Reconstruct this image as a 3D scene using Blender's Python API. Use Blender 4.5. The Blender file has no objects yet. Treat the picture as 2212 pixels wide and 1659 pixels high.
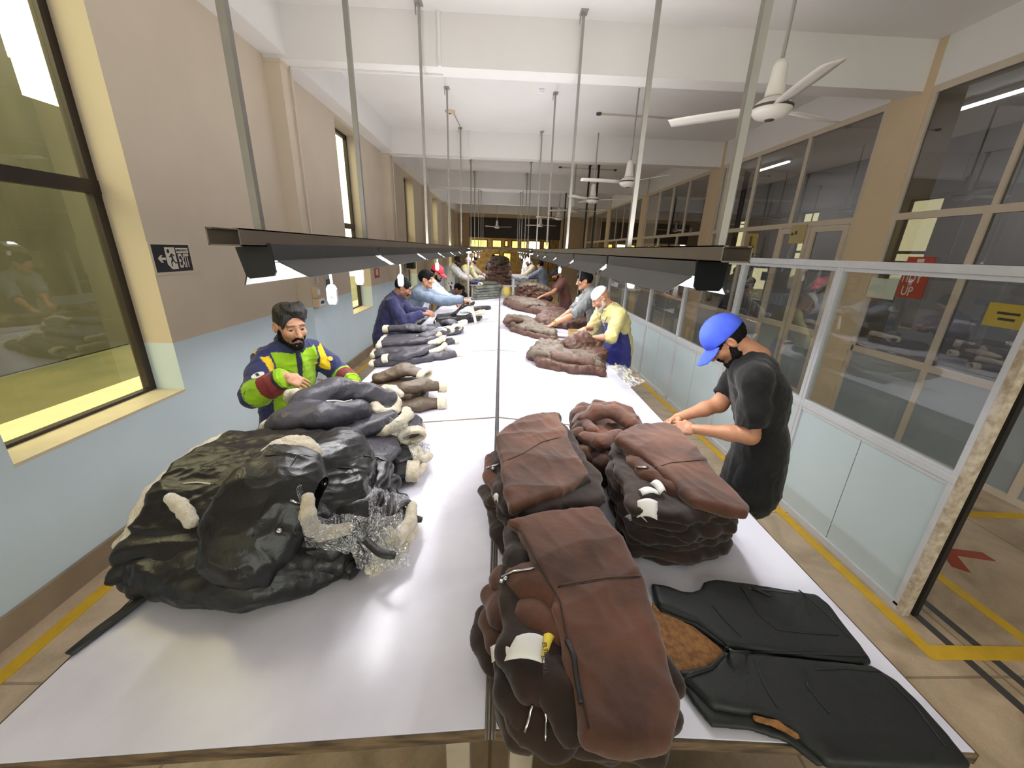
EXPOSURE = 0.58
SKY = 2.8
LAMP_W = 4.6
UP_W = 2.6
LAMP_SPREAD = 165
SIDE_W = 45
import bpy, math, random
import numpy as np
from mathutils import Vector, Matrix
random.seed(7)
sc = bpy.context.scene
COL = sc.collection
PI = math.pi

# ------------------------------------------------------------------ materials
def new_mat(name):
    m = bpy.data.materials.new(name); m.use_nodes = True
    nt = m.node_tree; nt.nodes.clear()
    return m, nt, nt.nodes, nt.links
def srgb(r, g, b):
    f = lambda c: ((c/255+0.055)/1.055)**2.4 if c > 10.3 else c/255/12.92
    return (f(r), f(g), f(b), 1)
def mat(name, col, rough=0.6, metal=0.0, bump=0.0, bscale=60.0, var=0.0, vscale=6.0, col2=None, spec=0.5,
        attr=None, stretch=None, coat=0.0, sheen=0.0, detail=4.0, sss=0.0):
    m, nt, N, L = new_mat(name)
    out = N.new('ShaderNodeOutputMaterial'); b = N.new('ShaderNodeBsdfPrincipled')
    L.new(b.outputs[0], out.inputs[0])
    b.inputs['Roughness'].default_value = rough; b.inputs['Metallic'].default_value = metal
    b.inputs['Specular IOR Level'].default_value = spec
    b.inputs['Coat Weight'].default_value = coat
    b.inputs['Sheen Weight'].default_value = sheen
    b.inputs['Base Color'].default_value = col
    tc = N.new('ShaderNodeTexCoord'); src = tc.outputs['Object']
    if stretch:
        mp = N.new('ShaderNodeMapping'); mp.inputs['Scale'].default_value = stretch
        L.new(src, mp.inputs[0]); src = mp.outputs[0]
    csrc = None
    if attr:
        a = N.new('ShaderNodeVertexColor'); a.layer_name = attr; csrc = a.outputs[0]
    if var > 0 or col2 is not None:
        n = N.new('ShaderNodeTexNoise'); n.inputs['Scale'].default_value = vscale; n.inputs['Detail'].default_value = detail
        L.new(src, n.inputs['Vector'])
        r = N.new('ShaderNodeMapRange'); r.inputs[1].default_value = 0.35; r.inputs[2].default_value = 0.65
        L.new(n.outputs['Fac'], r.inputs[0])
        mx = N.new('ShaderNodeMix'); mx.data_type = 'RGBA'
        if csrc is not None:
            mx.blend_type = 'MULTIPLY'; mx.inputs['Factor'].default_value = 1.0
            g = N.new('ShaderNodeMapRange'); g.inputs[3].default_value = 1-var; g.inputs[4].default_value = 1+var
            L.new(r.outputs[0], g.inputs[0]); L.new(csrc, mx.inputs['A']); L.new(g.outputs[0], mx.inputs['B'])
        else:
            c2 = col2 if col2 is not None else tuple(c*(1-var) for c in col[:3])+(1,)
            mx.inputs['A'].default_value = col; mx.inputs['B'].default_value = c2
            L.new(r.outputs[0], mx.inputs['Factor'])
        csrc = mx.outputs['Result']
    if csrc is not None: L.new(csrc, b.inputs['Base Color'])
    if bump > 0:
        n2 = N.new('ShaderNodeTexNoise'); n2.inputs['Scale'].default_value = bscale; n2.inputs['Detail'].default_value = 5
        L.new(src, n2.inputs['Vector'])
        bp = N.new('ShaderNodeBump'); bp.inputs['Strength'].default_value = bump; bp.inputs['Distance'].default_value = 0.01
        L.new(n2.outputs['Fac'], bp.inputs['Height']); L.new(bp.outputs[0], b.inputs['Normal'])
    return m
def emit(name, col, s):
    m, nt, N, L = new_mat(name)
    out = N.new('ShaderNodeOutputMaterial'); e = N.new('ShaderNodeEmission')
    e.inputs[0].default_value = col; e.inputs[1].default_value = s
    L.new(e.outputs[0], out.inputs[0]); return m
def glass(name, tint=(1, 1, 1, 1), refl=1.0, rough=0.0, ior=1.5):
    m, nt, N, L = new_mat(name)
    out = N.new('ShaderNodeOutputMaterial'); t = N.new('ShaderNodeBsdfTransparent'); g = N.new('ShaderNodeBsdfGlossy')
    t.inputs[0].default_value = tint; g.inputs['Roughness'].default_value = rough
    f = N.new('ShaderNodeFresnel'); f.inputs[0].default_value = ior
    k = N.new('ShaderNodeMath'); k.operation = 'MULTIPLY'; k.inputs[1].default_value = refl; k.use_clamp = True
    mx = N.new('ShaderNodeMixShader')
    ge = N.new('ShaderNodeNewGeometry'); iv = N.new('ShaderNodeMath'); iv.operation = 'SUBTRACT'; iv.inputs[0].default_value = 1.0
    L.new(ge.outputs['Backfacing'], iv.inputs[1]); k2 = N.new('ShaderNodeMath'); k2.operation = 'MULTIPLY'
    L.new(f.outputs[0], k.inputs[0]); L.new(k.outputs[0], k2.inputs[0]); L.new(iv.outputs[0], k2.inputs[1]); L.new(k2.outputs[0], mx.inputs[0])
    L.new(t.outputs[0], mx.inputs[1]); L.new(g.outputs[0], mx.inputs[2]); L.new(mx.outputs[0], out.inputs[0])
    return m

# ------------------------------------------------------------------ objects
def tag(o, label=None, cat=None, group=None, kind=None):
    if label: o['label'] = label
    if cat: o['category'] = cat
    if group: o['group'] = group
    if kind: o['kind'] = kind
    return o
def empty(name, loc=(0, 0, 0), rz=0.0, **k):
    o = bpy.data.objects.new(name, None); COL.objects.link(o)
    o.location = loc; o.rotation_euler = (0, 0, rz); o.empty_display_size = 0.1
    return tag(o, **k)
def from_arrays(name, v, f, m, parent=None, smooth=True, col=None, mats=None, fm=None):
    me = bpy.data.meshes.new(name)
    v = np.asarray(v, np.float32)
    if isinstance(f, np.ndarray) and f.ndim == 2:
        nf, k = f.shape
        me.vertices.add(len(v)); me.vertices.foreach_set('co', v.ravel())
        me.loops.add(nf*k); me.loops.foreach_set('vertex_index', f.astype(np.int32).ravel())
        me.polygons.add(nf); me.polygons.foreach_set('loop_start', np.arange(0, nf*k, k, dtype=np.int32))
        me.update(calc_edges=True); me.validate()
    else:
        me.from_pydata([tuple(map(float, p)) for p in v], [], [list(map(int, q)) for q in f]); me.update()
    if smooth: me.polygons.foreach_set('use_smooth', np.ones(len(me.polygons), dtype=bool))
    for mm in (mats or [m]): me.materials.append(mm)
    if fm is not None: me.polygons.foreach_set('material_index', np.asarray(fm, np.int32))
    if col is not None:
        a = me.color_attributes.new('Col', 'FLOAT_COLOR', 'POINT')
        c = np.ones((len(v), 4), np.float32); c[:, :3] = col; a.data.foreach_set('color', c.ravel())
    o = bpy.data.objects.new(name, me); COL.objects.link(o)
    if parent is not None: o.parent = parent
    return o
class Geo:
    def __init__(s): s.v = []; s.f = []; s.mi = []; s.cur = 0; s.M = Matrix()
    def _add(s, vs, fs):
        b = len(s.v); s.v += [tuple(s.M @ Vector(p)) for p in vs]
        for q in fs: s.f.append([b+i for i in q]); s.mi.append(s.cur)
        return s
    def box(s, x0, x1, y0, y1, z0, z1):
        vs = [(x, y, z) for z in (z0, z1) for y in (y0, y1) for x in (x0, x1)]
        return s._add(vs, [(0, 2, 3, 1), (4, 5, 7, 6), (0, 1, 5, 4), (2, 6, 7, 3), (0, 4, 6, 2), (1, 3, 7, 5)])
    def prism(s, poly, z0, z1, axis='z'):
        n = len(poly)
        mk = {'z': lambda a, b, c: (a, b, c), 'y': lambda a, b, c: (a, c, b), 'x': lambda a, b, c: (c, a, b)}[axis]
        vs = [mk(a, b, z0) for a, b in poly]+[mk(a, b, z1) for a, b in poly]
        fs = [tuple(range(n-1, -1, -1)), tuple(range(n, 2*n))]+[(i, (i+1) % n, n+(i+1) % n, n+i) for i in range(n)]
        return s._add(vs, fs)
    def tube(s, pts, r, n=10, cap=True):
        pts = [Vector(p) for p in pts]; rs = r if isinstance(r, (list, tuple)) else [r]*len(pts)
        vs = []; up = None
        for i, p in enumerate(pts):
            t = (pts[min(i+1, len(pts)-1)]-pts[max(i-1, 0)]).normalized()
            if up is None: up = t.orthogonal().normalized()
            up = (up-t*up.dot(t)).normalized(); w = t.cross(up)
            vs += [p+(up*math.cos(2*PI*k/n)+w*math.sin(2*PI*k/n))*rs[i] for k in range(n)]
        fs = [(i*n+k, i*n+(k+1) % n, (i+1)*n+(k+1) % n, (i+1)*n+k) for i in range(len(pts)-1) for k in range(n)]
        if cap: fs += [tuple(range(n-1, -1, -1)), tuple((len(pts)-1)*n+k for k in range(n))]
        return s._add(vs, fs)
    def lathe(s, prof, c=(0, 0, 0), n=24):
        vs = [(c[0]+r*math.cos(2*PI*k/n), c[1]+r*math.sin(2*PI*k/n), c[2]+z) for r, z in prof for k in range(n)]
        fs = [(i*n+k, i*n+(k+1) % n, (i+1)*n+(k+1) % n, (i+1)*n+k) for i in range(len(prof)-1) for k in range(n)]
        return s._add(vs, fs)
    def strip(s, rows):           # rows of points -> quad sheet
        n = len(rows[0]); vs = [p for r in rows for p in r]
        return s._add(vs, [(i*n+k, i*n+k+1, (i+1)*n+k+1, (i+1)*n+k) for i in range(len(rows)-1) for k in range(n-1)])
    def build(s, name, m, parent=None, smooth=False, bevel=0.0, loc=None, solid=0.0):
        o = from_arrays(name, s.v, s.f, m if not isinstance(m, list) else None, parent, smooth, mats=m if isinstance(m, list) else None,
                        fm=s.mi if isinstance(m, list) else None)
        if solid:
            md = o.modifiers.new('Solid', 'SOLIDIFY'); md.thickness = solid; md.offset = 0
        if bevel:
            md = o.modifiers.new('Bevel', 'BEVEL'); md.width = bevel; md.segments = 2; md.limit_method = 'ANGLE'
        if loc: o.location = loc
        return o
def text(name, body, size, m, parent, loc, rot, depth=0.001, ax='CENTER', bold=0.0, sx=1.0):
    c = bpy.data.curves.new(name, 'FONT'); c.body = body; c.size = size; c.extrude = depth
    c.align_x = ax; c.align_y = 'CENTER'; c.offset = bold; c.resolution_u = 2
    c.materials.append(m)
    o = bpy.data.objects.new(name, c); COL.objects.link(o); o.parent = parent
    o.location = loc; o.rotation_euler = rot; o.scale = (sx, 1, 1)
    return o
def copy_tree(o, parent=None):
    c = o.copy(); COL.objects.link(c)
    if parent is not None: c.parent = parent
    for ch in [q for q in bpy.data.objects if q.parent == o]: copy_tree(ch, c)
    return c

# ------------------------------------------------------------------ numpy noise
_rng = np.random.RandomState(3)
_perm = np.concatenate([_rng.permutation(256)]*3).astype(np.int32)
_grad = _rng.normal(size=(256, 3)).astype(np.float32); _grad /= np.linalg.norm(_grad, axis=1)[:, None]
def perlin(p):
    p = np.asarray(p, np.float32); i = np.floor(p).astype(np.int32); f = p-i; i &= 255
    u = f*f*f*(f*(f*6-15)+10); r = 0
    for dx in (0, 1):
        wx = u[:, 0] if dx else 1-u[:, 0]
        for dy in (0, 1):
            wy = u[:, 1] if dy else 1-u[:, 1]
            for dz in (0, 1):
                wz = u[:, 2] if dz else 1-u[:, 2]
                h = _perm[_perm[_perm[i[:, 0]+dx]+i[:, 1]+dy]+i[:, 2]+dz]
                g = _grad[h]
                r = r+wx*wy*wz*((f[:, 0]-dx)*g[:, 0]+(f[:, 1]-dy)*g[:, 1]+(f[:, 2]-dz)*g[:, 2])
    return r*1.6
def folds(p, scale, direc=None, aniso=3.0, seed=0, warp=0.5):
    # ridged creases, elongated along direc
    q = np.array(p, np.float32)+seed*7.31
    if direc is not None:
        d = np.array(direc, float); d /= np.linalg.norm(d)
        q = q-np.outer(q@d, d)*(1-1/aniso)
    q = q*scale
    w = np.stack([perlin(q*0.6+k*17.7) for k in range(3)], 1)
    n = perlin(q+w*warp)
    return 1-2*np.abs(n)**0.75
def vnormals(v, f):
    a, b, c, d = (v[f[:, k]] for k in range(4))
    n = np.cross(c-a, d-b); out = np.zeros_like(v)
    for k in range(4):
        for ax in range(3): out[:, ax] += np.bincount(f[:, k], n[:, ax], len(v))
    return out/(np.linalg.norm(out, axis=1)[:, None]+1e-12)

# ------------------------------------------------------------------ solid shapes by distance field
def polysdf(px, py, poly):
    poly = np.asarray(poly, np.float32); n = len(poly)
    d = np.full(px.shape, 1e9, np.float32); s = np.ones(px.shape, np.float32)
    for i in range(n):
        a = poly[i]; b = poly[i-1]; ex, ey = b-a
        wx = px-a[0]; wy = py-a[1]
        t = np.clip((wx*ex+wy*ey)/(ex*ex+ey*ey+1e-12), 0, 1)
        d = np.minimum(d, (wx-ex*t)**2+(wy-ey*t)**2)
        c1 = py >= a[1]; c2 = py < b[1]; c3 = ex*wy > ey*wx
        s = np.where((c1 & c2 & c3) | (~c1 & ~c2 & ~c3), -s, s)
    return s*np.sqrt(d)
class SDF:
    def __init__(s): s.p = []
    def cap(s, a, b, ra, rb=None, k=0.01, flat=None, op=1):
        a = np.array(a, float); b = np.array(b, float); rb = ra if rb is None else rb
        m = max(ra, rb); lo = np.minimum(a, b)-m; hi = np.maximum(a, b)+m
        fl = None
        if flat is not None:
            n = np.array(flat[0], float); n /= np.linalg.norm(n); fl = (n, flat[1])
        def f(X, Y, Z):
            ab = b-a; L2 = ab@ab+1e-12
            t = np.clip(((X-a[0])*ab[0]+(Y-a[1])*ab[1]+(Z-a[2])*ab[2])/L2, 0, 1)
            vx = X-a[0]-t*ab[0]; vy = Y-a[1]-t*ab[1]; vz = Z-a[2]-t*ab[2]
            if fl:
                n, q = fl; dn = (vx*n[0]+vy*n[1]+vz*n[2])*(1/q-1)
                vx = vx+n[0]*dn; vy = vy+n[1]*dn; vz = vz+n[2]*dn
            d = np.sqrt(vx*vx+vy*vy+vz*vz)-(ra+(rb-ra)*t)
            return d*(fl[1]**0.5 if fl else 1)
        s.p.append((lo, hi, f, k, op)); return s
    def chain(s, pts, rs, k=0.01, flat=None):
        for i in range(len(pts)-1):
            s.cap(pts[i], pts[i+1], rs[i] if hasattr(rs, '__len__') else rs, rs[i+1] if hasattr(rs, '__len__') else rs, k, flat)
        return s
    def ell(s, c, r, R=None, k=0.01, op=1):
        c = np.array(c, float); r = np.array([r]*3 if np.isscalar(r) else r, float)
        R = np.eye(3) if R is None else np.array(R, float)     # columns = local axes in world
        e = np.abs(R)@r; mr = r.min()
        def f(X, Y, Z):
            x, y, z = X-c[0], Y-c[1], Z-c[2]
            l = [(x*R[0, i]+y*R[1, i]+z*R[2, i]) for i in range(3)]
            k0 = np.sqrt((l[0]/r[0])**2+(l[1]/r[1])**2+(l[2]/r[2])**2)
            k1 = np.sqrt((l[0]/r[0]**2)**2+(l[1]/r[1]**2)**2+(l[2]/r[2]**2)**2)
            return np.where(k1 > 1e-6, k0*(k0-1)/np.maximum(k1, 1e-6), -mr)
        s.p.append((c-e, c+e, f, k, op)); return s
    def box(s, c, h, R=None, r=0.005, k=0.005, op=1):
        c = np.array(c, float); h = np.array(h, float); R = np.eye(3) if R is None else np.array(R, float)
        e = np.abs(R)@h
        def f(X, Y, Z):
            x, y, z = X-c[0], Y-c[1], Z-c[2]
            q = [np.abs(x*R[0, i]+y*R[1, i]+z*R[2, i])-(h[i]-r) for i in range(3)]
            o = np.sqrt(sum(np.maximum(t, 0)**2 for t in q))
            return o+np.minimum(np.maximum(np.maximum(q[0], q[1]), q[2]), 0)-r
        s.p.append((c-e, c+e, f, k, op)); return s
    def slab(s, poly, zf, t, r=None, k=0.01, op=1, zlo=None, zhi=None, rag=0.0, seed=0):
        # sheet of thickness t with outline poly, lying on the surface zf(x, y) (zf = its underside)
        P = np.array(poly, float); r = t*0.5 if r is None else r
        zs = np.array([zf(np.array(x), np.array(y)) for x, y in P]+[zf(np.array(P[:, 0].mean()), np.array(P[:, 1].mean()))], float)
        lo = np.array([*P.min(0), (zs.min() if zlo is None else zlo)-0.03]); hi = np.array([*P.max(0), (zs.max() if zhi is None else zhi)+t+0.05])
        def f(X, Y, Z):
            x2, y2 = X[:, :, 0], Y[:, :, 0]
            q = polysdf(x2, y2, P)
            if rag:
                pp = np.stack([x2.ravel()*14+seed, y2.ravel()*14, np.full(x2.size, seed*3.3)], 1)
                q = q+rag*perlin(pp).reshape(x2.shape)
            a = (q+r)[:, :, None]; b = np.abs(Z-(zf(x2, y2)+t/2)[:, :, None])-(t/2-r)
            return np.minimum(np.maximum(a, b), 0)+np.sqrt(np.maximum(a, 0)**2+np.maximum(b, 0)**2)-r
        s.p.append((lo, hi, f, k, op)); return s
    def mesh(s, h, smooth=1, pad=None):
        lo = np.min([q[0] for q in s.p if q[4] == 1], axis=0)-3*h; hi = np.max([q[1] for q in s.p if q[4] == 1], axis=0)+3*h
        n = np.ceil((hi-lo)/h).astype(int)+1
        ax = [np.float32(lo[i])+np.arange(n[i], dtype=np.float32)*np.float32(h) for i in range(3)]
        D = np.full(n, 0.06, np.float32)
        for (l, u, f, k, op) in s.p:
            mg = k+3*h
            i0 = np.maximum(np.floor((l-mg-lo)/h).astype(int), 0); i1 = np.minimum(np.ceil((u+mg-lo)/h).astype(int)+1, n)
            if (i1 <= i0).any(): continue
            sl = tuple(slice(i0[j], i1[j]) for j in range(3))
            X, Y, Z = np.meshgrid(*[ax[j][sl[j]] for j in range(3)], indexing='ij')
            d = f(X, Y, Z).astype(np.float32); c = D[sl]
            if op == -1: d = -d; a, b = c, d
            if k > 0:
                hh = np.maximum(k-np.abs(c-d), 0)/k
                D[sl] = (np.minimum(c, d)-hh*hh*k*0.25) if op == 1 else (np.maximum(c, d)+hh*hh*k*0.25)
            else: D[sl] = np.minimum(c, d) if op == 1 else np.maximum(c, d)
        return nets(D, lo, h, smooth)
def nets(D, lo, h, smooth=1):
    S = D < 0
    n = np.array(D.shape)
    c = [S[dx:n[0]-1+dx, dy:n[1]-1+dy, dz:n[2]-1+dz] for dx in (0, 1) for dy in (0, 1) for dz in (0, 1)]
    cnt = sum(q.astype(np.int8) for q in c); act = (cnt > 0) & (cnt < 8)
    idx = np.full(act.shape, -1, np.int32); cells = np.argwhere(act); idx[act] = np.arange(len(cells))
    acc = np.zeros((len(cells), 3)); w = np.zeros(len(cells))
    offs = [(dx, dy, dz) for dx in (0, 1) for dy in (0, 1) for dz in (0, 1)]
    I, J, K = cells.T
    val = {o: D[I+o[0], J+o[1], K+o[2]].astype(float) for o in offs}
    for o in offs:
        for axn in range(3):
            if o[axn] == 0:
                o2 = list(o); o2[axn] = 1; o2 = tuple(o2); a = val[o]; b = val[o2]
                m = (a < 0) != (b < 0); t = np.where(m, a/np.where(m, a-b, 1), 0)
                p = np.array(o, float)[None, :].repeat(len(cells), 0); p[:, axn] += t
                acc += p*m[:, None]; w += m
    v = lo+(cells+acc/w[:, None])*h
    F = []
    for axn in range(3):
        o1, o2 = [(1, 2), (2, 0), (0, 1)][axn]
        s0 = [slice(None)]*3; s1 = [slice(None)]*3; s0[axn] = slice(0, -1); s1[axn] = slice(1, None)
        A = S[tuple(s0)]; B = S[tuple(s1)]; e = np.argwhere(A != B)
        e = e[(e[:, o1] > 0) & (e[:, o2] > 0) & (e[:, o1] < n[o1]-1) & (e[:, o2] < n[o2]-1)]
        if not len(e): continue
        q = []
        for (a, b) in ((-1, -1), (0, -1), (0, 0), (-1, 0)):
            r = e.copy(); r[:, o1] += a; r[:, o2] += b; q.append(idx[r[:, 0], r[:, 1], r[:, 2]])
        q = np.stack(q, 1); fl = ~A[e[:, 0], e[:, 1], e[:, 2]]
        q[fl] = q[fl][:, ::-1]; F.append(q)
    F = np.concatenate(F) if F else np.zeros((0, 4), np.int32)
    F = F[(F >= 0).all(1)]
    for _ in range(smooth): v = relax(v, F, 0.5)
    return v, F
def relax(v, F, a=0.5):
    acc = np.zeros_like(v); w = np.zeros(len(v))
    for k in range(4):
        i, j = F[:, k], F[:, (k+1) % 4]
        for ax in range(3):
            acc[:, ax] += np.bincount(i, v[j, ax], len(v))+np.bincount(j, v[i, ax], len(v))
        w += np.bincount(i, minlength=len(v))+np.bincount(j, minlength=len(v))
    return v*(1-a)+a*acc/np.maximum(w, 1)[:, None]
def disp(v, F, fn):
    n = vnormals(v, F); return v+n*np.asarray(fn(v))[:, None]
# ------------------------------------------------------------------ camera, world
F_PX = 834.27
pitch, roll, yaw = math.radians(19.1224), math.radians(1.95866), math.radians(2.21709)
fwd = Vector((math.sin(yaw)*math.cos(pitch), math.cos(yaw)*math.cos(pitch), -math.sin(pitch)))
rt0 = Vector((math.cos(yaw), -math.sin(yaw), 0)); up0 = rt0.cross(fwd)
rt = rt0*math.cos(roll)+up0*math.sin(roll); up = up0*math.cos(roll)-rt0*math.sin(roll)
cam = bpy.data.objects.new('camera', bpy.data.cameras.new('camera')); COL.objects.link(cam)
cam.data.sensor_fit = 'HORIZONTAL'; cam.data.sensor_width = 36.0; cam.data.lens = F_PX/2212*36.0
cam.data.clip_start = 0.05; cam.data.clip_end = 200
mw = Matrix((rt, up, -fwd)).transposed().to_4x4(); mw.translation = Vector((0, 0, 1.9)); cam.matrix_world = mw
sc.camera = cam
sc.view_settings.view_transform = 'Standard'; sc.view_settings.look = 'None'
sc.view_settings.exposure = EXPOSURE; sc.view_settings.gamma = 1.0; sc.view_settings.use_curve_mapping = False
sc.cycles.use_denoising = True
sc.cycles.use_adaptive_sampling = True; sc.cycles.adaptive_threshold = 0.03
sc.cycles.max_bounces = 7; sc.cycles.diffuse_bounces = 4; sc.cycles.glossy_bounces = 3; sc.cycles.transparent_max_bounces = 16
sc.cycles.transmission_bounces = 3; sc.cycles.sample_clamp_indirect = 4.0; sc.cycles.caustics_reflective = False; sc.cycles.caustics_refractive = False
w = bpy.data.worlds.new('sky'); sc.world = w; w.use_nodes = True
bg = w.node_tree.nodes['Background']; bg.inputs[0].default_value = (1.0, 0.97, 0.86, 1); bg.inputs[1].default_value = SKY

# ------------------------------------------------------------------ materials of the building
def two_tone(name, low, high, z, rough=0.55):
    m, nt, N, L = new_mat(name)
    out = N.new('ShaderNodeOutputMaterial'); b = N.new('ShaderNodeBsdfPrincipled'); b.inputs['Roughness'].default_value = rough
    L.new(b.outputs[0], out.inputs[0])
    tc = N.new('ShaderNodeTexCoord'); sp = N.new('ShaderNodeSeparateXYZ'); L.new(tc.outputs['Object'], sp.inputs[0])
    n = N.new('ShaderNodeTexNoise'); n.inputs['Scale'].default_value = 1.3; n.inputs['Detail'].default_value = 6; L.new(tc.outputs['Object'], n.inputs['Vector'])
    g = N.new('ShaderNodeMath'); g.operation = 'GREATER_THAN'; g.inputs[1].default_value = z; L.new(sp.outputs[2], g.inputs[0])
    mx = N.new('ShaderNodeMix'); mx.data_type = 'RGBA'; mx.inputs['A'].default_value = low; mx.inputs['B'].default_value = high
    L.new(g.outputs[0], mx.inputs['Factor'])
    v = N.new('ShaderNodeMapRange'); v.inputs[1].default_value = 0.3; v.inputs[2].default_value = 0.7; v.inputs[3].default_value = 0.93; v.inputs[4].default_value = 1.04
    L.new(n.outputs['Fac'], v.inputs[0])
    m2 = N.new('ShaderNodeMix'); m2.data_type = 'RGBA'; m2.blend_type = 'MULTIPLY'; m2.inputs['Factor'].default_value = 1
    L.new(mx.outputs['Result'], m2.inputs['A']); L.new(v.outputs[0], m2.inputs['B']); L.new(m2.outputs['Result'], b.inputs['Base Color'])
    n2 = N.new('ShaderNodeTexNoise'); n2.inputs['Scale'].default_value = 90; L.new(tc.outputs['Object'], n2.inputs['Vector'])
    bp = N.new('ShaderNodeBump'); bp.inputs['Strength'].default_value = 0.08; bp.inputs['Distance'].default_value = 0.01
    L.new(n2.outputs['Fac'], bp.inputs['Height']); L.new(bp.outputs[0], b.inputs['Normal'])
    return m
M_wall = two_tone('painted_wall', srgb(203, 219, 229), srgb(204, 190, 170), 1.18)
M_ceil = mat('ceiling_paint', srgb(230, 227, 224), 0.8, var=0.05, vscale=1.2)
M_beige = mat('beige_paint', srgb(212, 190, 158), 0.6, var=0.05, vscale=3)
M_frame = mat('beige_frame_paint', srgb(204, 190, 172), 0.5, var=0.06, vscale=8)
M_dark = mat('dark_window_frame', srgb(44, 34, 30), 0.4)
M_alu = mat('white_aluminium', srgb(205, 208, 214), 0.35, var=0.05, vscale=20)
M_panel = mat('pale_blue_grey_panel', srgb(196, 212, 218), 0.45, var=0.04, vscale=3)
M_greyp = mat('grey_panel', srgb(150, 156, 160), 0.5, var=0.05, vscale=4)
M_yline = mat('yellow_floor_paint', srgb(214, 172, 40), 0.5, var=0.12, vscale=12)
M_blk = mat('black_inlay', srgb(64, 62, 60), 0.4)
M_red = mat('red_paint', srgb(150, 60, 36), 0.5)
M_skirt = mat('stone_baseboard', srgb(160, 144, 124), 0.4, col2=srgb(134, 118, 100), vscale=2.5)
M_glassY = glass('tinted_yellow_glass', (0.985, 0.96, 0.76, 1), 1.6)
M_glass = glass('clear_glass', (0.93, 0.95, 0.95, 1), 1.9)
M_glassD = glass('grey_glass', (0.70, 0.71, 0.72, 1), 2.4)
def floor_mat():
    m, nt, N, L = new_mat('terrazzo_floor')
    out = N.new('ShaderNodeOutputMaterial'); b = N.new('ShaderNodeBsdfPrincipled'); b.inputs['Roughness'].default_value = 0.3
    L.new(b.outputs[0], out.inputs[0]); tc = N.new('ShaderNodeTexCoord')
    n = N.new('ShaderNodeTexNoise'); n.inputs['Scale'].default_value = 2.2; n.inputs['Detail'].default_value = 8; n.inputs['Distortion'].default_value = 1.5
    L.new(tc.outputs['Object'], n.inputs['Vector'])
    r = N.new('ShaderNodeValToRGB'); r.color_ramp.elements[0].position = 0.3; r.color_ramp.elements[0].color = srgb(160, 140, 114)
    r.color_ramp.elements[1].position = 0.72; r.color_ramp.elements[1].color = srgb(212, 188, 160); L.new(n.outputs['Fac'], r.inputs[0])
    vo = N.new('ShaderNodeTexVoronoi'); vo.inputs['Scale'].default_value = 120; L.new(tc.outputs['Object'], vo.inputs['Vector'])
    mx = N.new('ShaderNodeMix'); mx.data_type = 'RGBA'; mx.blend_type = 'MULTIPLY'; mx.inputs['Factor'].default_value = 0.14
    L.new(r.outputs[0], mx.inputs['A']); L.new(vo.outputs['Color'], mx.inputs['B'])
    br = N.new('ShaderNodeTexBrick'); br.offset = 0; br.inputs['Scale'].default_value = 0.8; br.inputs['Mortar Size'].default_value = 0.006
    br.inputs['Color1'].default_value = br.inputs['Color2'].default_value = (1, 1, 1, 1); br.inputs['Mortar'].default_value = (0.6, 0.58, 0.55, 1)
    br.inputs['Brick Width'].default_value = 1; br.inputs['Row Height'].default_value = 1
    L.new(tc.outputs['Object'], br.inputs['Vector'])
    m2 = N.new('ShaderNodeMix'); m2.data_type = 'RGBA'; m2.blend_type = 'MULTIPLY'; m2.inputs['Factor'].default_value = 1
    L.new(mx.outputs['Result'], m2.inputs['A']); L.new(br.outputs['Color'], m2.inputs['B']); L.new(m2.outputs['Result'], b.inputs['Base Color'])
    return m
M_floor = floor_mat()
S = lambda o: tag(o, kind='structure')

# ------------------------------------------------------------------ shell
XL, XR, YB, YF = -2.37, 4.4, 23.0, -3.2
ZS, ZB = 4.04, 3.60              # slab and beam soffit
g = Geo(); g.box(XL-0.3, 8.2, YF, YB+3, -0.12, 0); S(g.build('floor', M_floor))
g = Geo(); g.box(XL-0.3, 8.2, YF, YB+3, ZS, ZS+0.2); S(g.build('ceiling', M_ceil))
BEAMS = [0.5, 4.69, 8.62, 12.75, 16.9, 21.1]
for y in BEAMS:
    g = Geo(); g.box(XL, XR+0.3, y, y+0.24, ZB, ZS); S(g.build('beam', M_ceil))
g = Geo(); g.box(XL, XL+0.22, YF, YB, ZB-0.02+0.05, ZS)
S(g.build('beam', M_ceil))
g = Geo(); g.box(XR-0.02, XR+0.3, YF, YB, ZB+0.02, ZS); S(g.build('beam', M_ceil))
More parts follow.
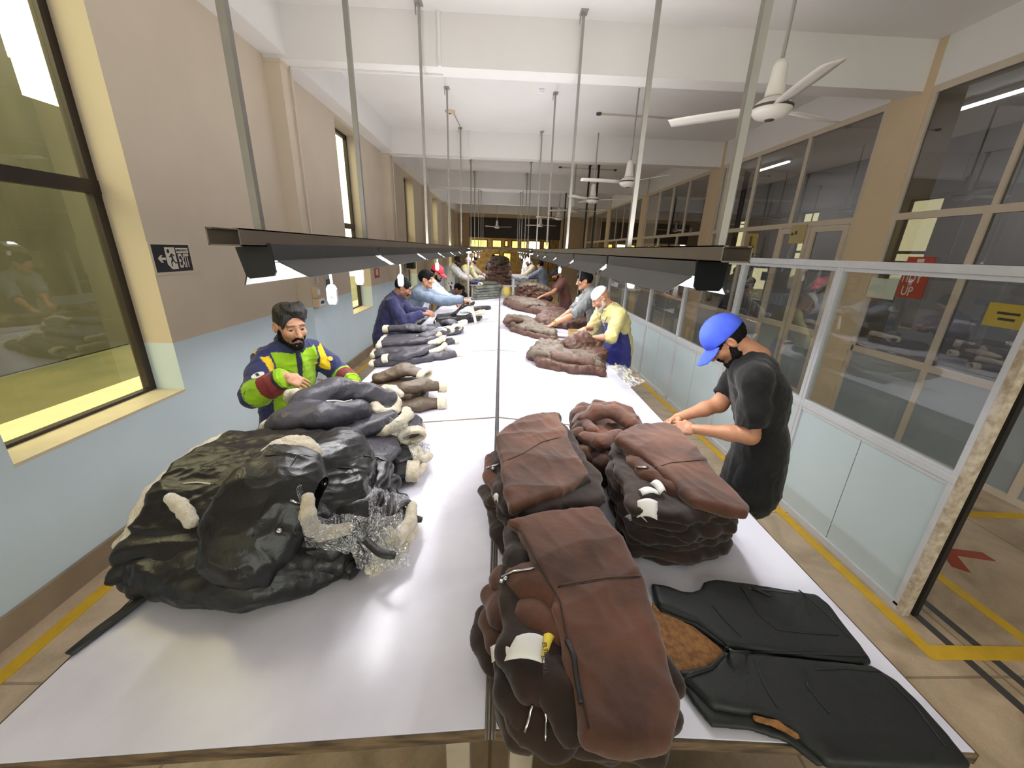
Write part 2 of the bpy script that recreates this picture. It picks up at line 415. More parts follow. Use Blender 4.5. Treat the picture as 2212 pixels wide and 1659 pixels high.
# left wall with window openings
WIN = [(-2.47, -1.38), (1.73, 2.82), (6.38, 7.40), (10.45, 11.5), (14.5, 15.55), (18.7, 19.7)]  # first opening, behind the camera, added for daylight at the regular window spacing
ZW0, ZW1 = 0.822, 3.58
g = Geo(); ys = [YF]+[q for wv in WIN for q in wv]+[YB]
for i in range(0, len(ys), 2): g.box(XL-0.25, XL, ys[i], ys[i+1], 0, ZS)
for a, b in WIN:
    g.box(XL-0.25, XL, a, b, 0, ZW0); g.box(XL-0.25, XL, a, b, ZW1, ZS)
S(g.build('wall_left', M_wall))
M_sill = mat('stone_sill', srgb(214, 200, 170), 0.5, var=0.1, vscale=8)
for i, (a, b) in enumerate(WIN):
    r = S(empty('window_%d' % (i+1), (XL-0.23, (a+b)/2, ZW0)))
    hw = (b-a)/2; h = ZW1-ZW0; f = Geo(); t = 0.055
    f.box(-0.025, 0.025, -hw, -hw+t, 0.02, h); f.box(-0.025, 0.025, hw-t, hw, 0.02, h)
    f.box(-0.025, 0.025, -hw, hw, 0.0, 0.022); f.box(-0.025, 0.025, -hw, hw, h-t, h)
    f.box(-0.03, 0.03, -hw, hw, 1.33, 1.41)
    f.build('window_frame', M_dark, r)
    for z0, z1 in ((0.022, 1.33), (1.41, h-t)):
        p = Geo(); p.box(-0.004, 0.004, -hw+t, hw-t, z0, z1); p.build('pane', M_glassY, r)
    s = Geo(); s.box(-0.02, 0.232, -hw, hw, -0.012, 0.004); s.build('window_sill', M_sill, r)
for y in [0.5]+BEAMS[1:]:
    g = Geo(); g.box(XL-0.02, XL+0.156, y, y+0.2, 0, ZB); g.box(XL-0.02, XL+0.17, y-0.01, y+0.21, ZB-0.03, ZB); S(g.build('column', M_wall))
g = Geo(); g.box(XL, XL+0.022, YF, YB, 0, 0.15)
for y in BEAMS: g.box(XL+0.156, XL+0.178, y-0.02, y+0.22, 0, 0.15)
S(g.build('baseboard_left', M_skirt))
# wall behind the camera, far wall with dark glazing over a lit yellow room
g = Geo(); g.box(XL-0.3, -1.6, YF-0.2, YF, 0, ZS); g.box(4.2, 8.2, YF-0.2, YF, 0, ZS); g.box(-1.6, 4.2, YF-0.2, YF, 0, 0.9); g.box(-1.6, 4.2, YF-0.2, YF, 3.5, ZS); S(g.build('wall_front', M_wall))
r = S(empty('window_40', (-1.6, YF-0.1, 0.9))); f = Geo()  # unseen window band, added to bring daylight in from behind
for x in (0.0, 1.43, 2.88, 4.33, 5.74): f.box(x, x+0.06, -0.03, 0.03, 0, 2.6)
for z in (0.0, 1.4, 2.54): f.box(0, 5.8, -0.03, 0.03, z, z+0.06)
f.build('window_frame', M_dark, r); p = Geo(); p.box(0.03, 5.77, -0.003, 0.003, 0.03, 2.57); p.build('pane', M_glass, r)
M_dk = mat('dark_cladding', srgb(58, 50, 46), 0.5); M_yl = mat('yellow_wood_panel', srgb(150, 122, 66), 0.5, col2=srgb(112, 84, 48), vscale=5)
g = Geo(); g.box(XL-0.3, -1.75, YB, YB+0.2, 0, ZS); g.box(3.3, 8.2, YB, YB+0.2, 0, ZS); g.box(-1.75, 3.3, YB, YB+0.2, 3.55, ZS)
S(g.build('wall_back', M_beige))
g = Geo(); g.box(-1.75, 3.3, YB+0.05, YB+0.15, 2.5, 3.55); S(g.build('trim_1', M_dk))
g = Geo(); g.box(XL-0.3, 8.2, YB+3, YB+3.2, 0, ZS); S(g.build('wall_far_room', M_yl))
M_lit = emit('lit_yellow_window', (1.0, 0.78, 0.16, 1), 1.5); M_lit2 = emit('bright_window', (1.0, 0.97, 0.62, 1), 2.6); M_wd = mat('orange_wood', srgb(150, 78, 30), 0.5)
k = 0
for (a, b, z0, z1, mm) in [(-1.7, -0.75, 1.95, 2.42, M_lit), (-0.5, 0.05, 2.0, 2.42, M_lit), (0.2, 0.42, 2.05, 2.4, M_lit), (0.6, 1.0, 1.95, 2.42, M_lit), (1.1, 1.5, 1.95, 2.42, M_lit),
                           (1.55, 2.25, 1.95, 2.44, M_lit2), (2.4, 2.75, 2.0, 2.42, M_lit), (0.15, 0.6, 0.1, 1.75, M_lit), (-0.4, -0.05, 0.1, 1.7, M_lit)]:
    k += 1; r = S(empty('window_%d' % (20+k), ((a+b)/2, YB+0.3, z0)))
    f = Geo(); hw = (b-a)/2; h = z1-z0
    for q in ((-hw, -hw+0.05, 0, h), (hw-0.05, hw, 0, h), (-hw, hw, 0, 0.05), (-hw, hw, h-0.05, h)): f.box(q[0], q[1], -0.03, 0.03, q[2], q[3])
    f.build('window_frame', M_wd, r); p = Geo(); p.box(-hw+0.05, hw-0.05, 0, 0.01, 0.05, h-0.05); p.build('pane', mm, r)

# ------------------------------------------------------------------ right wall: glazed bays between beige columns
for y in [0.45]+BEAMS[1:]:
    g = Geo(); g.box(XR-0.03, XR+0.35, y-0.09, y+0.37, 0, ZS-0.005); S(g.build('column', M_beige))
BAYS = [(-3.2, 0.36), (0.82, 4.60), (5.06, 8.53), (8.99, 12.66), (13.12, 16.8), (17.27, 21.0)]
nw = 5
for i, (a, b) in enumerate(BAYS):
    nw += 1; r = S(empty('window_%d' % nw, (XR, a, 0))); L_ = b-a
    ups = [0.0, 1.18, 2.33, 3.3] if i == 2 else [0.0, L_*0.26, L_*0.5, L_*0.75]
    lows = {1: [0.9, 1.85, 2.86], 2: [1.35, 2.3]}.get(i, [L_*0.33, L_*0.66])
    f = Geo(); x0, x1 = -0.02, 0.03
    f.box(x0, x1, 0, 0.055, 0, 3.62); f.box(x0, x1, L_-0.055, L_, 0, 3.62)
    f.box(x0, x1, 0.055, L_-0.055, 3.55, 3.62); f.box(x0, x1, 0.055, L_-0.055, 2.35, 2.42)
    f.box(x0, x1, 0.055, L_-0.055, 0, 0.06)
    for u in ups[1:]: f.box(x0, x1, u-0.022, u+0.022, 2.42, 3.55); f.box(x0+0.015, x1-0.015, u-0.006, u+0.006, 3.62, 3.67)
    for u in lows: f.box(x0, x1, u-0.03, u+0.03, 0.06, 2.35)
    ed = [0.0]+lows+[L_]
    for q in range(len(ed)-1):
        if i == 2 and q == 0: continue
        f.box(x0, x1, ed[q]+0.03, ed[q+1]-0.03, 0.86, 0.93)
    f.build('window_frame', M_frame, r)
    for q in range(len(ups)):
        u0 = ups[q]; u1 = (ups[1:]+[L_])[q]; p = Geo(); p.box(0.0, 0.006, u0+0.02, u1-0.02, 2.42, 3.55); p.build('pane', M_glassD, r)
    for q in range(len(ed)-1):
        if i == 2 and q == 0: continue
        p = Geo(); p.box(0.0, 0.006, ed[q]+0.03, ed[q+1]-0.03, 0.93, 2.35); p.build('pane', M_glassD, r)
        p = Geo(); p.box(-0.005, 0.012, ed[q]+0.03, ed[q+1]-0.03, 0.06, 0.86); p.build('lower_panel', M_greyp, r)
# the double door in the bay beyond the first column
r = S(empty('door_1', (XR, 5.06, 0)))
for y0, y1 in ((0.06, 0.68), (0.70, 1.32)):
    f = Geo()
    for q in ((y0, y0+0.07, 0.02, 2.34), (y1-0.07, y1, 0.02, 2.34), (y0+0.07, y1-0.07, 2.27, 2.34), (y0+0.07, y1-0.07, 0.02, 0.12), (y0+0.07, y1-0.07, 0.9, 0.98)):
        f.box(-0.035, 0.015, q[0], q[1], q[2], q[3])
    f.box(-0.06, -0.035, y0+0.02, y0+0.035, 1.95, 2.1)
    lf = f.build('door_leaf', M_frame, r)
    p = Geo(); p.box(-0.005, 0.002, y0+0.07, y1-0.07, 0.98, 2.27); p.build('pane', M_glassD, lf)
    p = Geo(); p.box(-0.012, 0.006, y0+0.07, y1-0.07, 0.12, 0.9); p.build('lower_panel', M_greyp, lf)
# the dim room behind the right wall
g = Geo(); g.box(8.0, 8.2, YF, YB+3, 0, ZS); S(g.build('wall_right', mat('dim_wall', srgb(126, 124, 124), 0.7)))
g = Geo(); g.box(XR+0.35, 8.0, 0.9, 1.0, 0, ZS); S(g.build('wall_side_room', mat('white_partition_wall', srgb(170, 174, 178), 0.6)))
# ------------------------------------------------------------------ outside the left windows
M_conc = mat('weathered_concrete', srgb(88, 88, 78), 0.9, col2=srgb(60, 60, 52), vscale=0.8, stretch=(1, 1, 0.35))
M_soil = mat('dry_ground', srgb(88, 90, 66), 0.95, col2=srgb(112, 108, 76), vscale=0.9)
g = Geo(); g.box(-14, XL-0.26, -6, 26, -0.15, -0.02); S(g.build('ground', M_soil))
g = Geo(); g.box(XL-0.75, XL-0.26, -3, 22, 0.60, 0.76); S(g.build('trim_2', M_sill))
r = empty('neighbouring_building', (-8.0, 4, 0)); tag(r, 'weathered grey concrete building across the yard outside the yellow window', 'building')
g = Geo(); g.box(-1.0, 1.0, -8, 9, 0, 3.8); g.box(-1.0, 1.02, -8, 9, 0, 0.5); g.build('wall', M_conc, r)
g = Geo(); g.box(-0.9, 0.98, -1, 2.9, 3.8, 4.25); g.box(0.4, 0.95, 2.62, 2.9, 4.25, 4.55); g.build('parapet', M_conc, r)

# ------------------------------------------------------------------ floor markings
def mark(pts, m, z=0.004):
    g = Geo(); g.prism(pts, 0.0, z); return S(g.build('floor_marking', m))
mark([(-2.25, YF), (-2.18, YF), (-2.18, 20), (-2.25, 20)], M_yline)
mark([(2.235, 1.335), (2.30, 1.41), (2.30, 20), (2.235, 20)], M_yline)
mark([(2.235, 1.335), (4.3, 1.30), (4.3, 1.375), (2.30, 1.41)], M_yline)
mark([(2.84, 1.40), (2.91, 1.40), (2.86, 4.5), (2.79, 4.5)], M_yline, 0.003)
mark([(2.9, 2.5), (4.3, 2.45), (4.3, 2.52), (2.9, 2.57)], M_yline, 0.003)
for x in (2.40, 2.545): mark([(x, YF), (x+0.045, YF), (x+0.045, 6), (x, 6)], M_blk, 0.002)
mark([(3.05, 1.95), (3.12, 1.90), (3.2, 2.05), (3.42, 2.0), (3.42, 2.08), (3.16, 2.13)], M_red)

# ------------------------------------------------------------------ free-standing glazed partition along the right aisle
XP = 2.3465
PY = [1.62, 2.70, 3.81, 4.93, 6.05, 7.30, 8.45, 9.6]
r = S(empty('partition', (XP, PY[0], 0)))
f = Geo()
for i, y in enumerate(PY):
    hw = 0.03 if i else 0.0; q = y-PY[0]
    f.box(-0.02, 0.025, q-hw, q+0.03, 0.03, 1.9)
    if i: f.box(-0.026, 0.03, q-0.006, q+0.006, 0.03, 1.9)
Ltot = PY[-1]-PY[0]
f.box(-0.024, 0.03, 0, Ltot, 1.86, 1.905); f.box(-0.015, 0.02, 0, Ltot, 1.835, 1.86)
f.box(-0.024, 0.03, 0, Ltot, 0.845, 0.885); f.box(-0.015, 0.02, 0, Ltot, 0.885, 0.905); f.box(-0.015, 0.02, 0, Ltot, 0.82, 0.845)
f.box(-0.02, 0.025, 0, Ltot, 0.0, 0.05)
f.build('partition_frame', M_alu, r, bevel=0.002)
e = Geo(); e.box(0.026, 0.05, -0.02, 0.03, 0.0, 1.9); e.box(-0.02, 0.026, -0.035, 0.0, 0, 1.9); e.build('end_post', mat('worn_beige_post', srgb(214, 204, 188), 0.5, col2=srgb(170, 152, 128), vscale=26), r)
e = Geo(); e.box(0.05, 0.078, -0.037, 0.02, 0.0, 1.86); e.build('rubber_strip', mat('black_rubber', srgb(26, 24, 24), 0.6), r)
for i in range(len(PY)-1):
    a, b = PY[i]-PY[0]+0.03, PY[i+1]-PY[0]-0.03
    p = Geo(); p.box(0.0, 0.006, a, b, 0.905, 1.835); p.build('pane', M_glass, r)
    m_ = (a+b)/2
    for u0, u1 in ((a, m_-0.003), (m_+0.003, b)):
        p = Geo(); p.box(-0.006, 0.008, u0, u1, 0.05, 0.82); p.build('lower_panel', M_panel, r)
# ------------------------------------------------------------------ overhead racks, strip lights, poles
M_chan = mat('bronze_channel', srgb(112, 101, 88), 0.45, var=0.08, vscale=5)
M_fix = mat('grey_fixture_steel', srgb(74, 75, 78), 0.4, var=0.08, vscale=9)
M_cap = mat('black_end_plate', srgb(28, 28, 30), 0.5)
M_refl = mat('white_reflector', srgb(240, 242, 246), 0.5)
M_tube = emit('fluorescent_tube', (0.96, 0.98, 1.0, 1), 9)
M_tube2 = emit('added_tray_glow', (0.98, 0.98, 1.0, 1), 3); L_TUBE = 1.16
M_galv = mat('galvanised_tube', srgb(158, 154, 148), 0.4, metal=0.15, var=0.1, vscale=12)
M_blackp = mat('black_pole', srgb(18, 18, 18), 0.5)
M_wplast = mat('white_plastic', srgb(235, 236, 240), 0.4)
M_cable = mat('dark_cable', srgb(70, 66, 62), 0.5)
def rack(x, y0, y1, label):
    g = Geo(); a, h, z = 0.048, 0.05, 1.885
    g.box(x-a, x+a, y0, y1, z, z+0.004); g.box(x-a, x-a+0.004, y0, y1, z, z+h); g.box(x+a-0.004, x+a, y0, y1, z, z+h)
    g.box(x-a, x-a+0.018, y0, y1, z+h-0.004, z+h); g.box(x+a-0.018, x+a, y0, y1, z+h-0.004, z+h)
    o = g.build('light_rack_channel', M_chan); return tag(o, label, 'lamp rail')
def make_fixture():
    r = empty('hanging_strip_light', (0, 0, 0))
    L_ = 1.19
    g = Geo(); g.prism([(-0.052, 0.0), (0.052, 0.0), (0.052, -0.05), (-0.052, -0.05)], 0.012, L_-0.012, 'y'); g.build('housing', M_fix, r)
    for s in (-1, 1):
        w_ = Geo(); w_.strip([[(s*0.05, 0.03, -0.05), (s*0.05, L_-0.08, -0.05)], [(s*0.118, 0.085, -0.116), (s*0.118, L_-0.03, -0.116)]]); ob = w_.build('reflector_wing', M_fix, r, solid=0.002)
        w2 = Geo(); w2.strip([[(s*0.047, 0.032, -0.0535), (s*0.047, L_-0.082, -0.0535)], [(s*0.1155, 0.087, -0.1165), (s*0.1155, L_-0.032, -0.1165)]]); w2.build('white_lining', M_refl, ob, solid=0.001)
    t = Geo(); t.tube([(0, 0.03, -0.068), (0, L_-0.03, -0.068)], 0.013, 12); t.build('fluorescent_tube', M_tube, r)
    return r
def endplate(r):
    g = Geo(); g.prism([(-0.056, 0.004), (0.056, 0.004), (0.05, -0.085), (0.04, -0.098), (-0.04, -0.098), (-0.05, -0.085)], 0.0, 0.01, 'y'); g.build('end_plate', M_cap, r)
fx0 = make_fixture(); first = True
RACKS = {'left': (-0.81, 1.36), 'right': (0.735, 1.38)}
NAMES = ['nearest', 'second', 'third', 'fourth', 'fifth', 'sixth', 'seventh']
for side, (x, y0) in RACKS.items():
    rack(x, y0-0.13, 9.4, 'long bronze metal channel carrying the %s row of strip lights' % side)
    for k in range(6):
        o = fx0 if first else copy_tree(fx0); first = False
        o.location = (x, y0+k*1.2, 1.8835); o.rotation_euler = (0, math.radians(-8) if side == 'left' else 0, 0)
        tag(o, '%s grey strip light with white reflector under the %s overhead channel' % (NAMES[k], side), 'strip light', 'strip lights under the two overhead channels')
        if k == 0: plate = (o, side)
        la = bpy.data.lights.new('tube_light', 'AREA'); la.shape = 'RECTANGLE'; la.size = 0.05; la.size_y = 1.1; la.energy = LAMP_W; la.color = (1.0, 0.985, 0.985); la.spread = math.radians(LAMP_SPREAD)
        lo = bpy.data.objects.new('tube_light', la); COL.objects.link(lo); lo.parent = o; lo.location = (0, 0.595, -0.086)
        c_, l_ = [(.60 if side == 'left' else .55, .55), (.595, 1.1), (.32, .5), (.595, 1.1), (.88, .45), (.42, .8)][k]
        g = Geo(); g.tube([(0, c_-l_/2, 0.018), (0, c_+l_/2, 0.018)], 0.011, 10); g.build('added_tray_tube', M_tube2, o)  # hidden tubes and uplights added in the channels to brighten the ceiling
        lb = bpy.data.lights.new('added_uplight', 'AREA'); lb.shape = 'RECTANGLE'; lb.size = 0.07; lb.size_y = l_; lb.energy = UP_W*l_*1.45; lb.color = (1.0, 0.985, 0.975); lb.spread = math.radians(165)
        lq = bpy.data.objects.new('added_uplight', lb); COL.objects.link(lq); lq.parent = o; lq.location = (0, c_, 0.046); lq.rotation_euler = (PI, 0, 0)
    endplate(plate[0])
for o in [q for q in bpy.data.objects if q.name.startswith('hanging_strip_light')]:
    pass
g = Geo(); g.box(-0.81, 0.735, 9.33, 9.42, 1.905, 1.95); tag(g.build('crossbar', M_chan), 'bronze crossbar joining the far ends of the two lamp channels', 'crossbar')
NM = {0: 'at the near end', 1: 'second along', 2: 'third along', 3: 'fourth along', 4: 'fifth along'}
def pole(x, y, label, m=None, z0=1.93, s=0.012, group='poles holding the lamp channels'):
    r = empty('hanger_pole', (x, y, z0)); tag(r, label, 'pole', group)
    g = Geo(); g.box(-s, s, -s, s, 0, ZS-z0-0.004); g.build('tube', m or M_galv, r)
    g = Geo(); g.box(-0.035, 0.035, -0.05, 0.05, ZS-z0-0.012, ZS-z0); g.box(-0.035, -0.028, -0.02, 0.02, ZS-z0-0.09, ZS-z0-0.012); g.build('ceiling_plate', m or M_galv, r)
    return r
for side, x in (('left', -0.81), ('right', 0.735)):
    for k, y in enumerate([1.42 if side == 'left' else 1.36, 2.49 if side == 'left' else 2.34, 4.56, 6.56, 8.47]):
        pole(x, y, 'thin galvanised pole %s of the %s lamp channel' % (NM[k], side))
    for k, y in enumerate([11.2, 12.72, 14.9, 16.7, 18.6]):
        pole(x, y, 'thin galvanised pole over the far tables, %s on the %s' % (['first', 'second', 'third', 'fourth', 'fifth'][k], side), s=0.013)
for k, (x, y) in enumerate([(2.28, 11.3), (2.47, 11.1), (2.35, 15.6), (2.3, 19.4)]):
    pole(x, y, 'black pole by the far right windows, %s one' % ['first', 'second', 'third', 'fourth'][k], M_blackp, 0.0, 0.022, 'black floor to ceiling poles')
# far racks
for side, x in (('left', -0.85), ('right', 0.8)):
    rack(x, 10.6, 19.0, 'far bronze lamp channel over the tables beyond, %s one' % side)
    for k in range(6):
        o = copy_tree(fx0); o.location = (x, 10.7+k*1.4, 1.8835)
        for ch in [q for q in bpy.data.objects if q.parent == o and q.name.startswith('end_plate')]: bpy.data.objects.remove(ch)
        tag(o, '%s far strip light over the tables beyond on the %s' % (NAMES[k], side), 'strip light', 'strip lights over the far tables')
# cords with in-line switches hanging from the channels
def cord(x, y, zb, label, dx=0.0, loop=False, L_=0.2, k=1.0):
    r = empty('hanging_switch', (x+dx, y, zb)); tag(r, label, 'switch', 'switches hanging on cords')
    g = Geo()
    if loop: g.tube([(-dx, 0, 1.93-zb), (-dx*0.4, -0.01, 1.88-zb), (dx*0.25, -0.015, 1.80-zb), (dx*0.3, -0.01, 1.7-zb), (0, 0, L_*0.4)], 0.005, 8)
    else: g.tube([(0, 0, 1.79-zb), (0.004, 0, (1.79-zb)*0.6), (0, 0, 0.09*k)], 0.006, 8)
    g.build('cord', M_cable if loop else M_wplast, r)
    g = Geo(); g.prism([(a*k, b*k) for a, b in [(-0.017, 0.0), (0.017, 0.0), (0.024, 0.02), (0.024, 0.075), (0.013, 0.095), (-0.013, 0.095), (-0.024, 0.075), (-0.024, 0.02)]], -0.011*k, 0.011*k, 'y'); g.build('switch_body', M_wplast, r, bevel=0.004)
    g = Geo(); g.box(-0.007*k, 0.007*k, -0.015*k, -0.011*k, 0.035*k, 0.055*k); g.build('rocker', mat('grey_rocker', srgb(150, 150, 150), 0.4), r)
    return r
cord(-0.81, 1.93, 1.62, 'white switch on a cord under the left lamp channel, nearest one')
cord(-0.81, 2.33, 1.68, 'white switch on a cord under the left lamp channel, second one')
cord(-0.81, 3.28, 1.59, 'white switch on a cord under the left lamp channel, third one')
cord(0.735, 2.42, 1.70, 'white switch looped on a dark cable under the right lamp channel, nearest one', 0.07, True)
cord(0.735, 3.82, 1.44, 'small white switch hanging low on a long cord near the grey shirt', 0.02, True, k=.5)
cord(0.735, 5.1, 1.64, 'white switch on a cord in front of the dark turban', 0.02, True, k=.8)
cord(-0.81, 5.2, 1.62, 'white switch on a cord behind the red cap')
# ceiling fans (blades at rest)
M_fan = mat('white_fan', srgb(226, 220, 212), 0.35)
M_ring = mat('dark_fan_ring', srgb(70, 66, 64), 0.4)
def make_fan():
    r = empty('ceiling_fan', (0, 0, 0))
    g = Geo(); g.tube([(0, 0, 0.28), (0, 0, ZS-2.86)], 0.012, 10); g.build('down_rod', M_galv, r)
    g = Geo(); g.lathe([(0.0, 0.30), (0.03, 0.30), (0.045, 0.27), (0.05, 0.2), (0.062, 0.1), (0.065, 0.085), (0.0, 0.085)]); g.build('canopy', M_fan, r, True)
    g = Geo(); g.lathe([(0.0, 0.09), (0.06, 0.085), (0.10, 0.06), (0.128, 0.03)], n=32); g.lathe([(0.128, 0.018), (0.125, 0.0), (0.10, -0.028), (0.05, -0.045), (0.0, -0.048)], n=32); g.build('motor', M_fan, r, True)
    g = Geo(); g.lathe([(0.126, 0.032), (0.132, 0.03), (0.132, 0.016), (0.126, 0.014)], n=32); g.lathe([(0.0, -0.054), (0.028, -0.052), (0.032, -0.045)]); g.build('ring', M_ring, r, True)
    for k in range(3):
        a = k*2*PI/3+0.35; c, s_ = math.cos(a), math.sin(a); rows = []
        for rr, w0, dz in ((0.12, 0.045, 0.02), (0.22, 0.06, 0.025), (0.45, 0.065, 0.028), (0.66, 0.06, 0.03), (0.70, 0.05, 0.03)):
            rows.append([(c*rr-s_*q*w0, s_*rr+c*q*w0, dz+0.012*q) for q in (-1, -0.3, 0.4, 1)])
        b = Geo(); b.strip(rows); b.build('blade', M_fan, r, True, solid=0.003)
    return r
fan0 = make_fan()
for k, (x, y, z) in enumerate([(1.87, 3.13, 2.87), (1.84, 6.25, 2.87), (1.80, 8.4, 2.87), (1.78, 10.5, 2.87), (1.78, 13.0, 2.87), (-0.2, 19.5, 2.87), (1.6, 17.0, 2.87)]):
    o = fan0 if k == 0 else copy_tree(fan0); o.location = (x, y, z); o.rotation_euler = (0, 0, k*0.7)
    tag(o, ['white ceiling fan nearest the camera in front of the first beam', 'white ceiling fan second along the right side', 'white ceiling fan third along the right side', 'white ceiling fan fourth along the right side',
            'white ceiling fan fifth along the right side', 'white ceiling fan far away in front of the dark cladding', 'white ceiling fan sixth along the right side'][k], 'ceiling fan', 'ceiling fans')
# bits on the ceiling
g = Geo(); g.box(-0.04, 0.04, -0.04, 0.04, -0.03, 0); g.box(-0.028, 0.028, -0.028, 0.028, -0.045, -0.03); o = g.build('smoke_detector', M_wplast, bevel=0.006, loc=(0.52, 6.46, ZS)); tag(o, 'square white smoke detector on the ceiling', 'smoke detector')
r = empty('ceiling_rose', (-0.89, 7.55, ZS)); tag(r, 'round cream ceiling rose with dark centre and thin wire', 'ceiling fitting')
g = Geo(); g.lathe([(0.0, -0.035), (0.05, -0.035), (0.085, -0.015), (0.085, 0)], n=28); g.build('plate', M_beige, r, True)
g = Geo(); g.lathe([(0.0, -0.045), (0.022, -0.04), (0.022, -0.03)]); g.tube([(0.05, 0, -0.015), (0.1, 0.93, -0.02)], 0.004, 6); g.build('socket', M_ring, r)
for k, y in enumerate((7.3, 11.6)):
    r = empty('ceiling_conduit', (1.54, y, ZS)); tag(r, 'thin horizontal ceiling conduit %s' % ['before the second beam', 'before the third beam'][k], 'conduit', 'ceiling conduits')
    g = Geo(); g.tube([(0, 0, -0.02), (1.5, 0.06, -0.02)], 0.011, 8); g.build('pipe', M_frame, r)
    g = Geo(); g.lathe([(0.0, -0.04), (0.04, -0.03), (0.045, 0.0)]); g.lathe([(0.0, -0.05), (0.04, -0.03), (0.045, 0.0)], (1.5, 0.06, 0)); g.build('junction_box', M_ring, r)
for k, y in enumerate([4.69, 8.62, 12.75]):
    r = empty('wall_conduit', (XL+0.18, y+0.16, 1.3)); tag(r, 'thin beige conduit down the %s left column and along its beam' % ['first', 'second', 'third'][k], 'conduit', 'conduits on the left columns')
    g = Geo(); g.tube([(0, 0, 0.15), (0, 0, ZB-1.3-0.03)], 0.011, 8); g.build('pipe', M_frame, r)
    g = Geo(); g.box(0.0, 1.55, 0.0, 0.025, ZB-1.3-0.018, ZB-1.3); g.box(1.53, 1.56, -0.185, -0.16, ZB-1.3, ZS-1.3); g.build('trunking', M_ceil, r)

# tube lights added behind the right glass to brighten that side
for k, (x, y) in enumerate(((6.4, 5.6), (6.4, 10.2))):
    r = empty('added_side_tube', (x, y, ZS)); tag(r, '%s added tube light on the ceiling behind the right glass' % ['nearer', 'farther'][k], 'tube light', 'added tube lights behind the right glass')
    g = Geo(); g.box(-.05, .05, -.62, .62, -.06, 0); g.build('housing', M_wplast, r); g = Geo(); g.tube([(0, -.6, -.08), (0, .6, -.08)], .014, 10); g.build('tube', M_tube, r)
    la = bpy.data.lights.new('side_room_fill', 'AREA'); la.shape = 'RECTANGLE'; la.size = .1; la.size_y = 1.2; la.energy = SIDE_W; lo = bpy.data.objects.new('side_room_fill', la); COL.objects.link(lo); lo.parent = r; lo.location = (0, 0, -.1)

for k, (x, y) in enumerate([(-.85, 10.9), (-.85, 12.6), (-.85, 14.0), (-.85, 16.2), (.8, 11.2), (.8, 12.3), (.8, 13.9), (.8, 15.4), (.8, 16.9)]):
    tag(cord(x, y, 1.58+.05*math.sin(k*4), 'small white switch hanging from a far lamp channel', k=1.0), group='switches hanging from the far lamp channels')
# ------------------------------------------------------------------ inspection tables (ridge in the middle, each half slopes outwards)
def table_mat():
    m, nt, N, L = new_mat('white_laminate')
    out = N.new('ShaderNodeOutputMaterial'); b = N.new('ShaderNodeBsdfPrincipled'); b.inputs['Roughness'].default_value = 0.22
    L.new(b.outputs[0], out.inputs[0]); tc = N.new('ShaderNodeTexCoord')
    n = N.new('ShaderNodeTexNoise'); n.inputs['Scale'].default_value = 3; n.inputs['Detail'].default_value = 9; L.new(tc.outputs['Object'], n.inputs['Vector'])
    r = N.new('ShaderNodeValToRGB'); r.color_ramp.elements[0].position = 0.35; r.color_ramp.elements[0].color = srgb(206, 204, 218)
    r.color_ramp.elements[1].position = 0.6; r.color_ramp.elements[1].color = srgb(222, 221, 234); L.new(n.outputs['Fac'], r.inputs[0]); L.new(r.outputs[0], b.inputs['Base Color'])
    n2 = N.new('ShaderNodeTexNoise'); n2.inputs['Scale'].default_value = 55; L.new(tc.outputs['Object'], n2.inputs['Vector'])
    bp = N.new('ShaderNodeBump'); bp.inputs['Strength'].default_value = 0.05; bp.inputs['Distance'].default_value = 0.004; L.new(n2.outputs['Fac'], bp.inputs['Height']); L.new(bp.outputs[0], b.inputs['Normal'])
    v = N.new('ShaderNodeMapRange'); v.inputs[3].default_value = 0.16; v.inputs[4].default_value = 0.32; L.new(n.outputs['Fac'], v.inputs[0]); L.new(v.outputs[0], b.inputs['Roughness'])
    return m
M_tab = table_mat()
M_ply = mat('worn_plywood_edge', srgb(122, 100, 74), 0.7, col2=srgb(58, 46, 36), vscale=9, stretch=(1, 1, 6))
M_strip = mat('aluminium_strip', srgb(122, 120, 122), 0.45, metal=0.3)
M_seam = mat('dark_seam', srgb(46, 42, 40), 0.6)
M_leg = mat('beige_table_leg', srgb(176, 164, 146), 0.6, var=0.2, vscale=10)
HR, SL = 0.90, 0.094
def tz(x, y=0): return HR-SL*abs(x)
SEAMS = [0.552, 2.235, 3.975, 5.72, 7.46, 9.2]
ORD = ['nearest the camera', 'second from the camera', 'third from the camera', 'fourth from the camera', 'at the far end']
W_T = 1.172
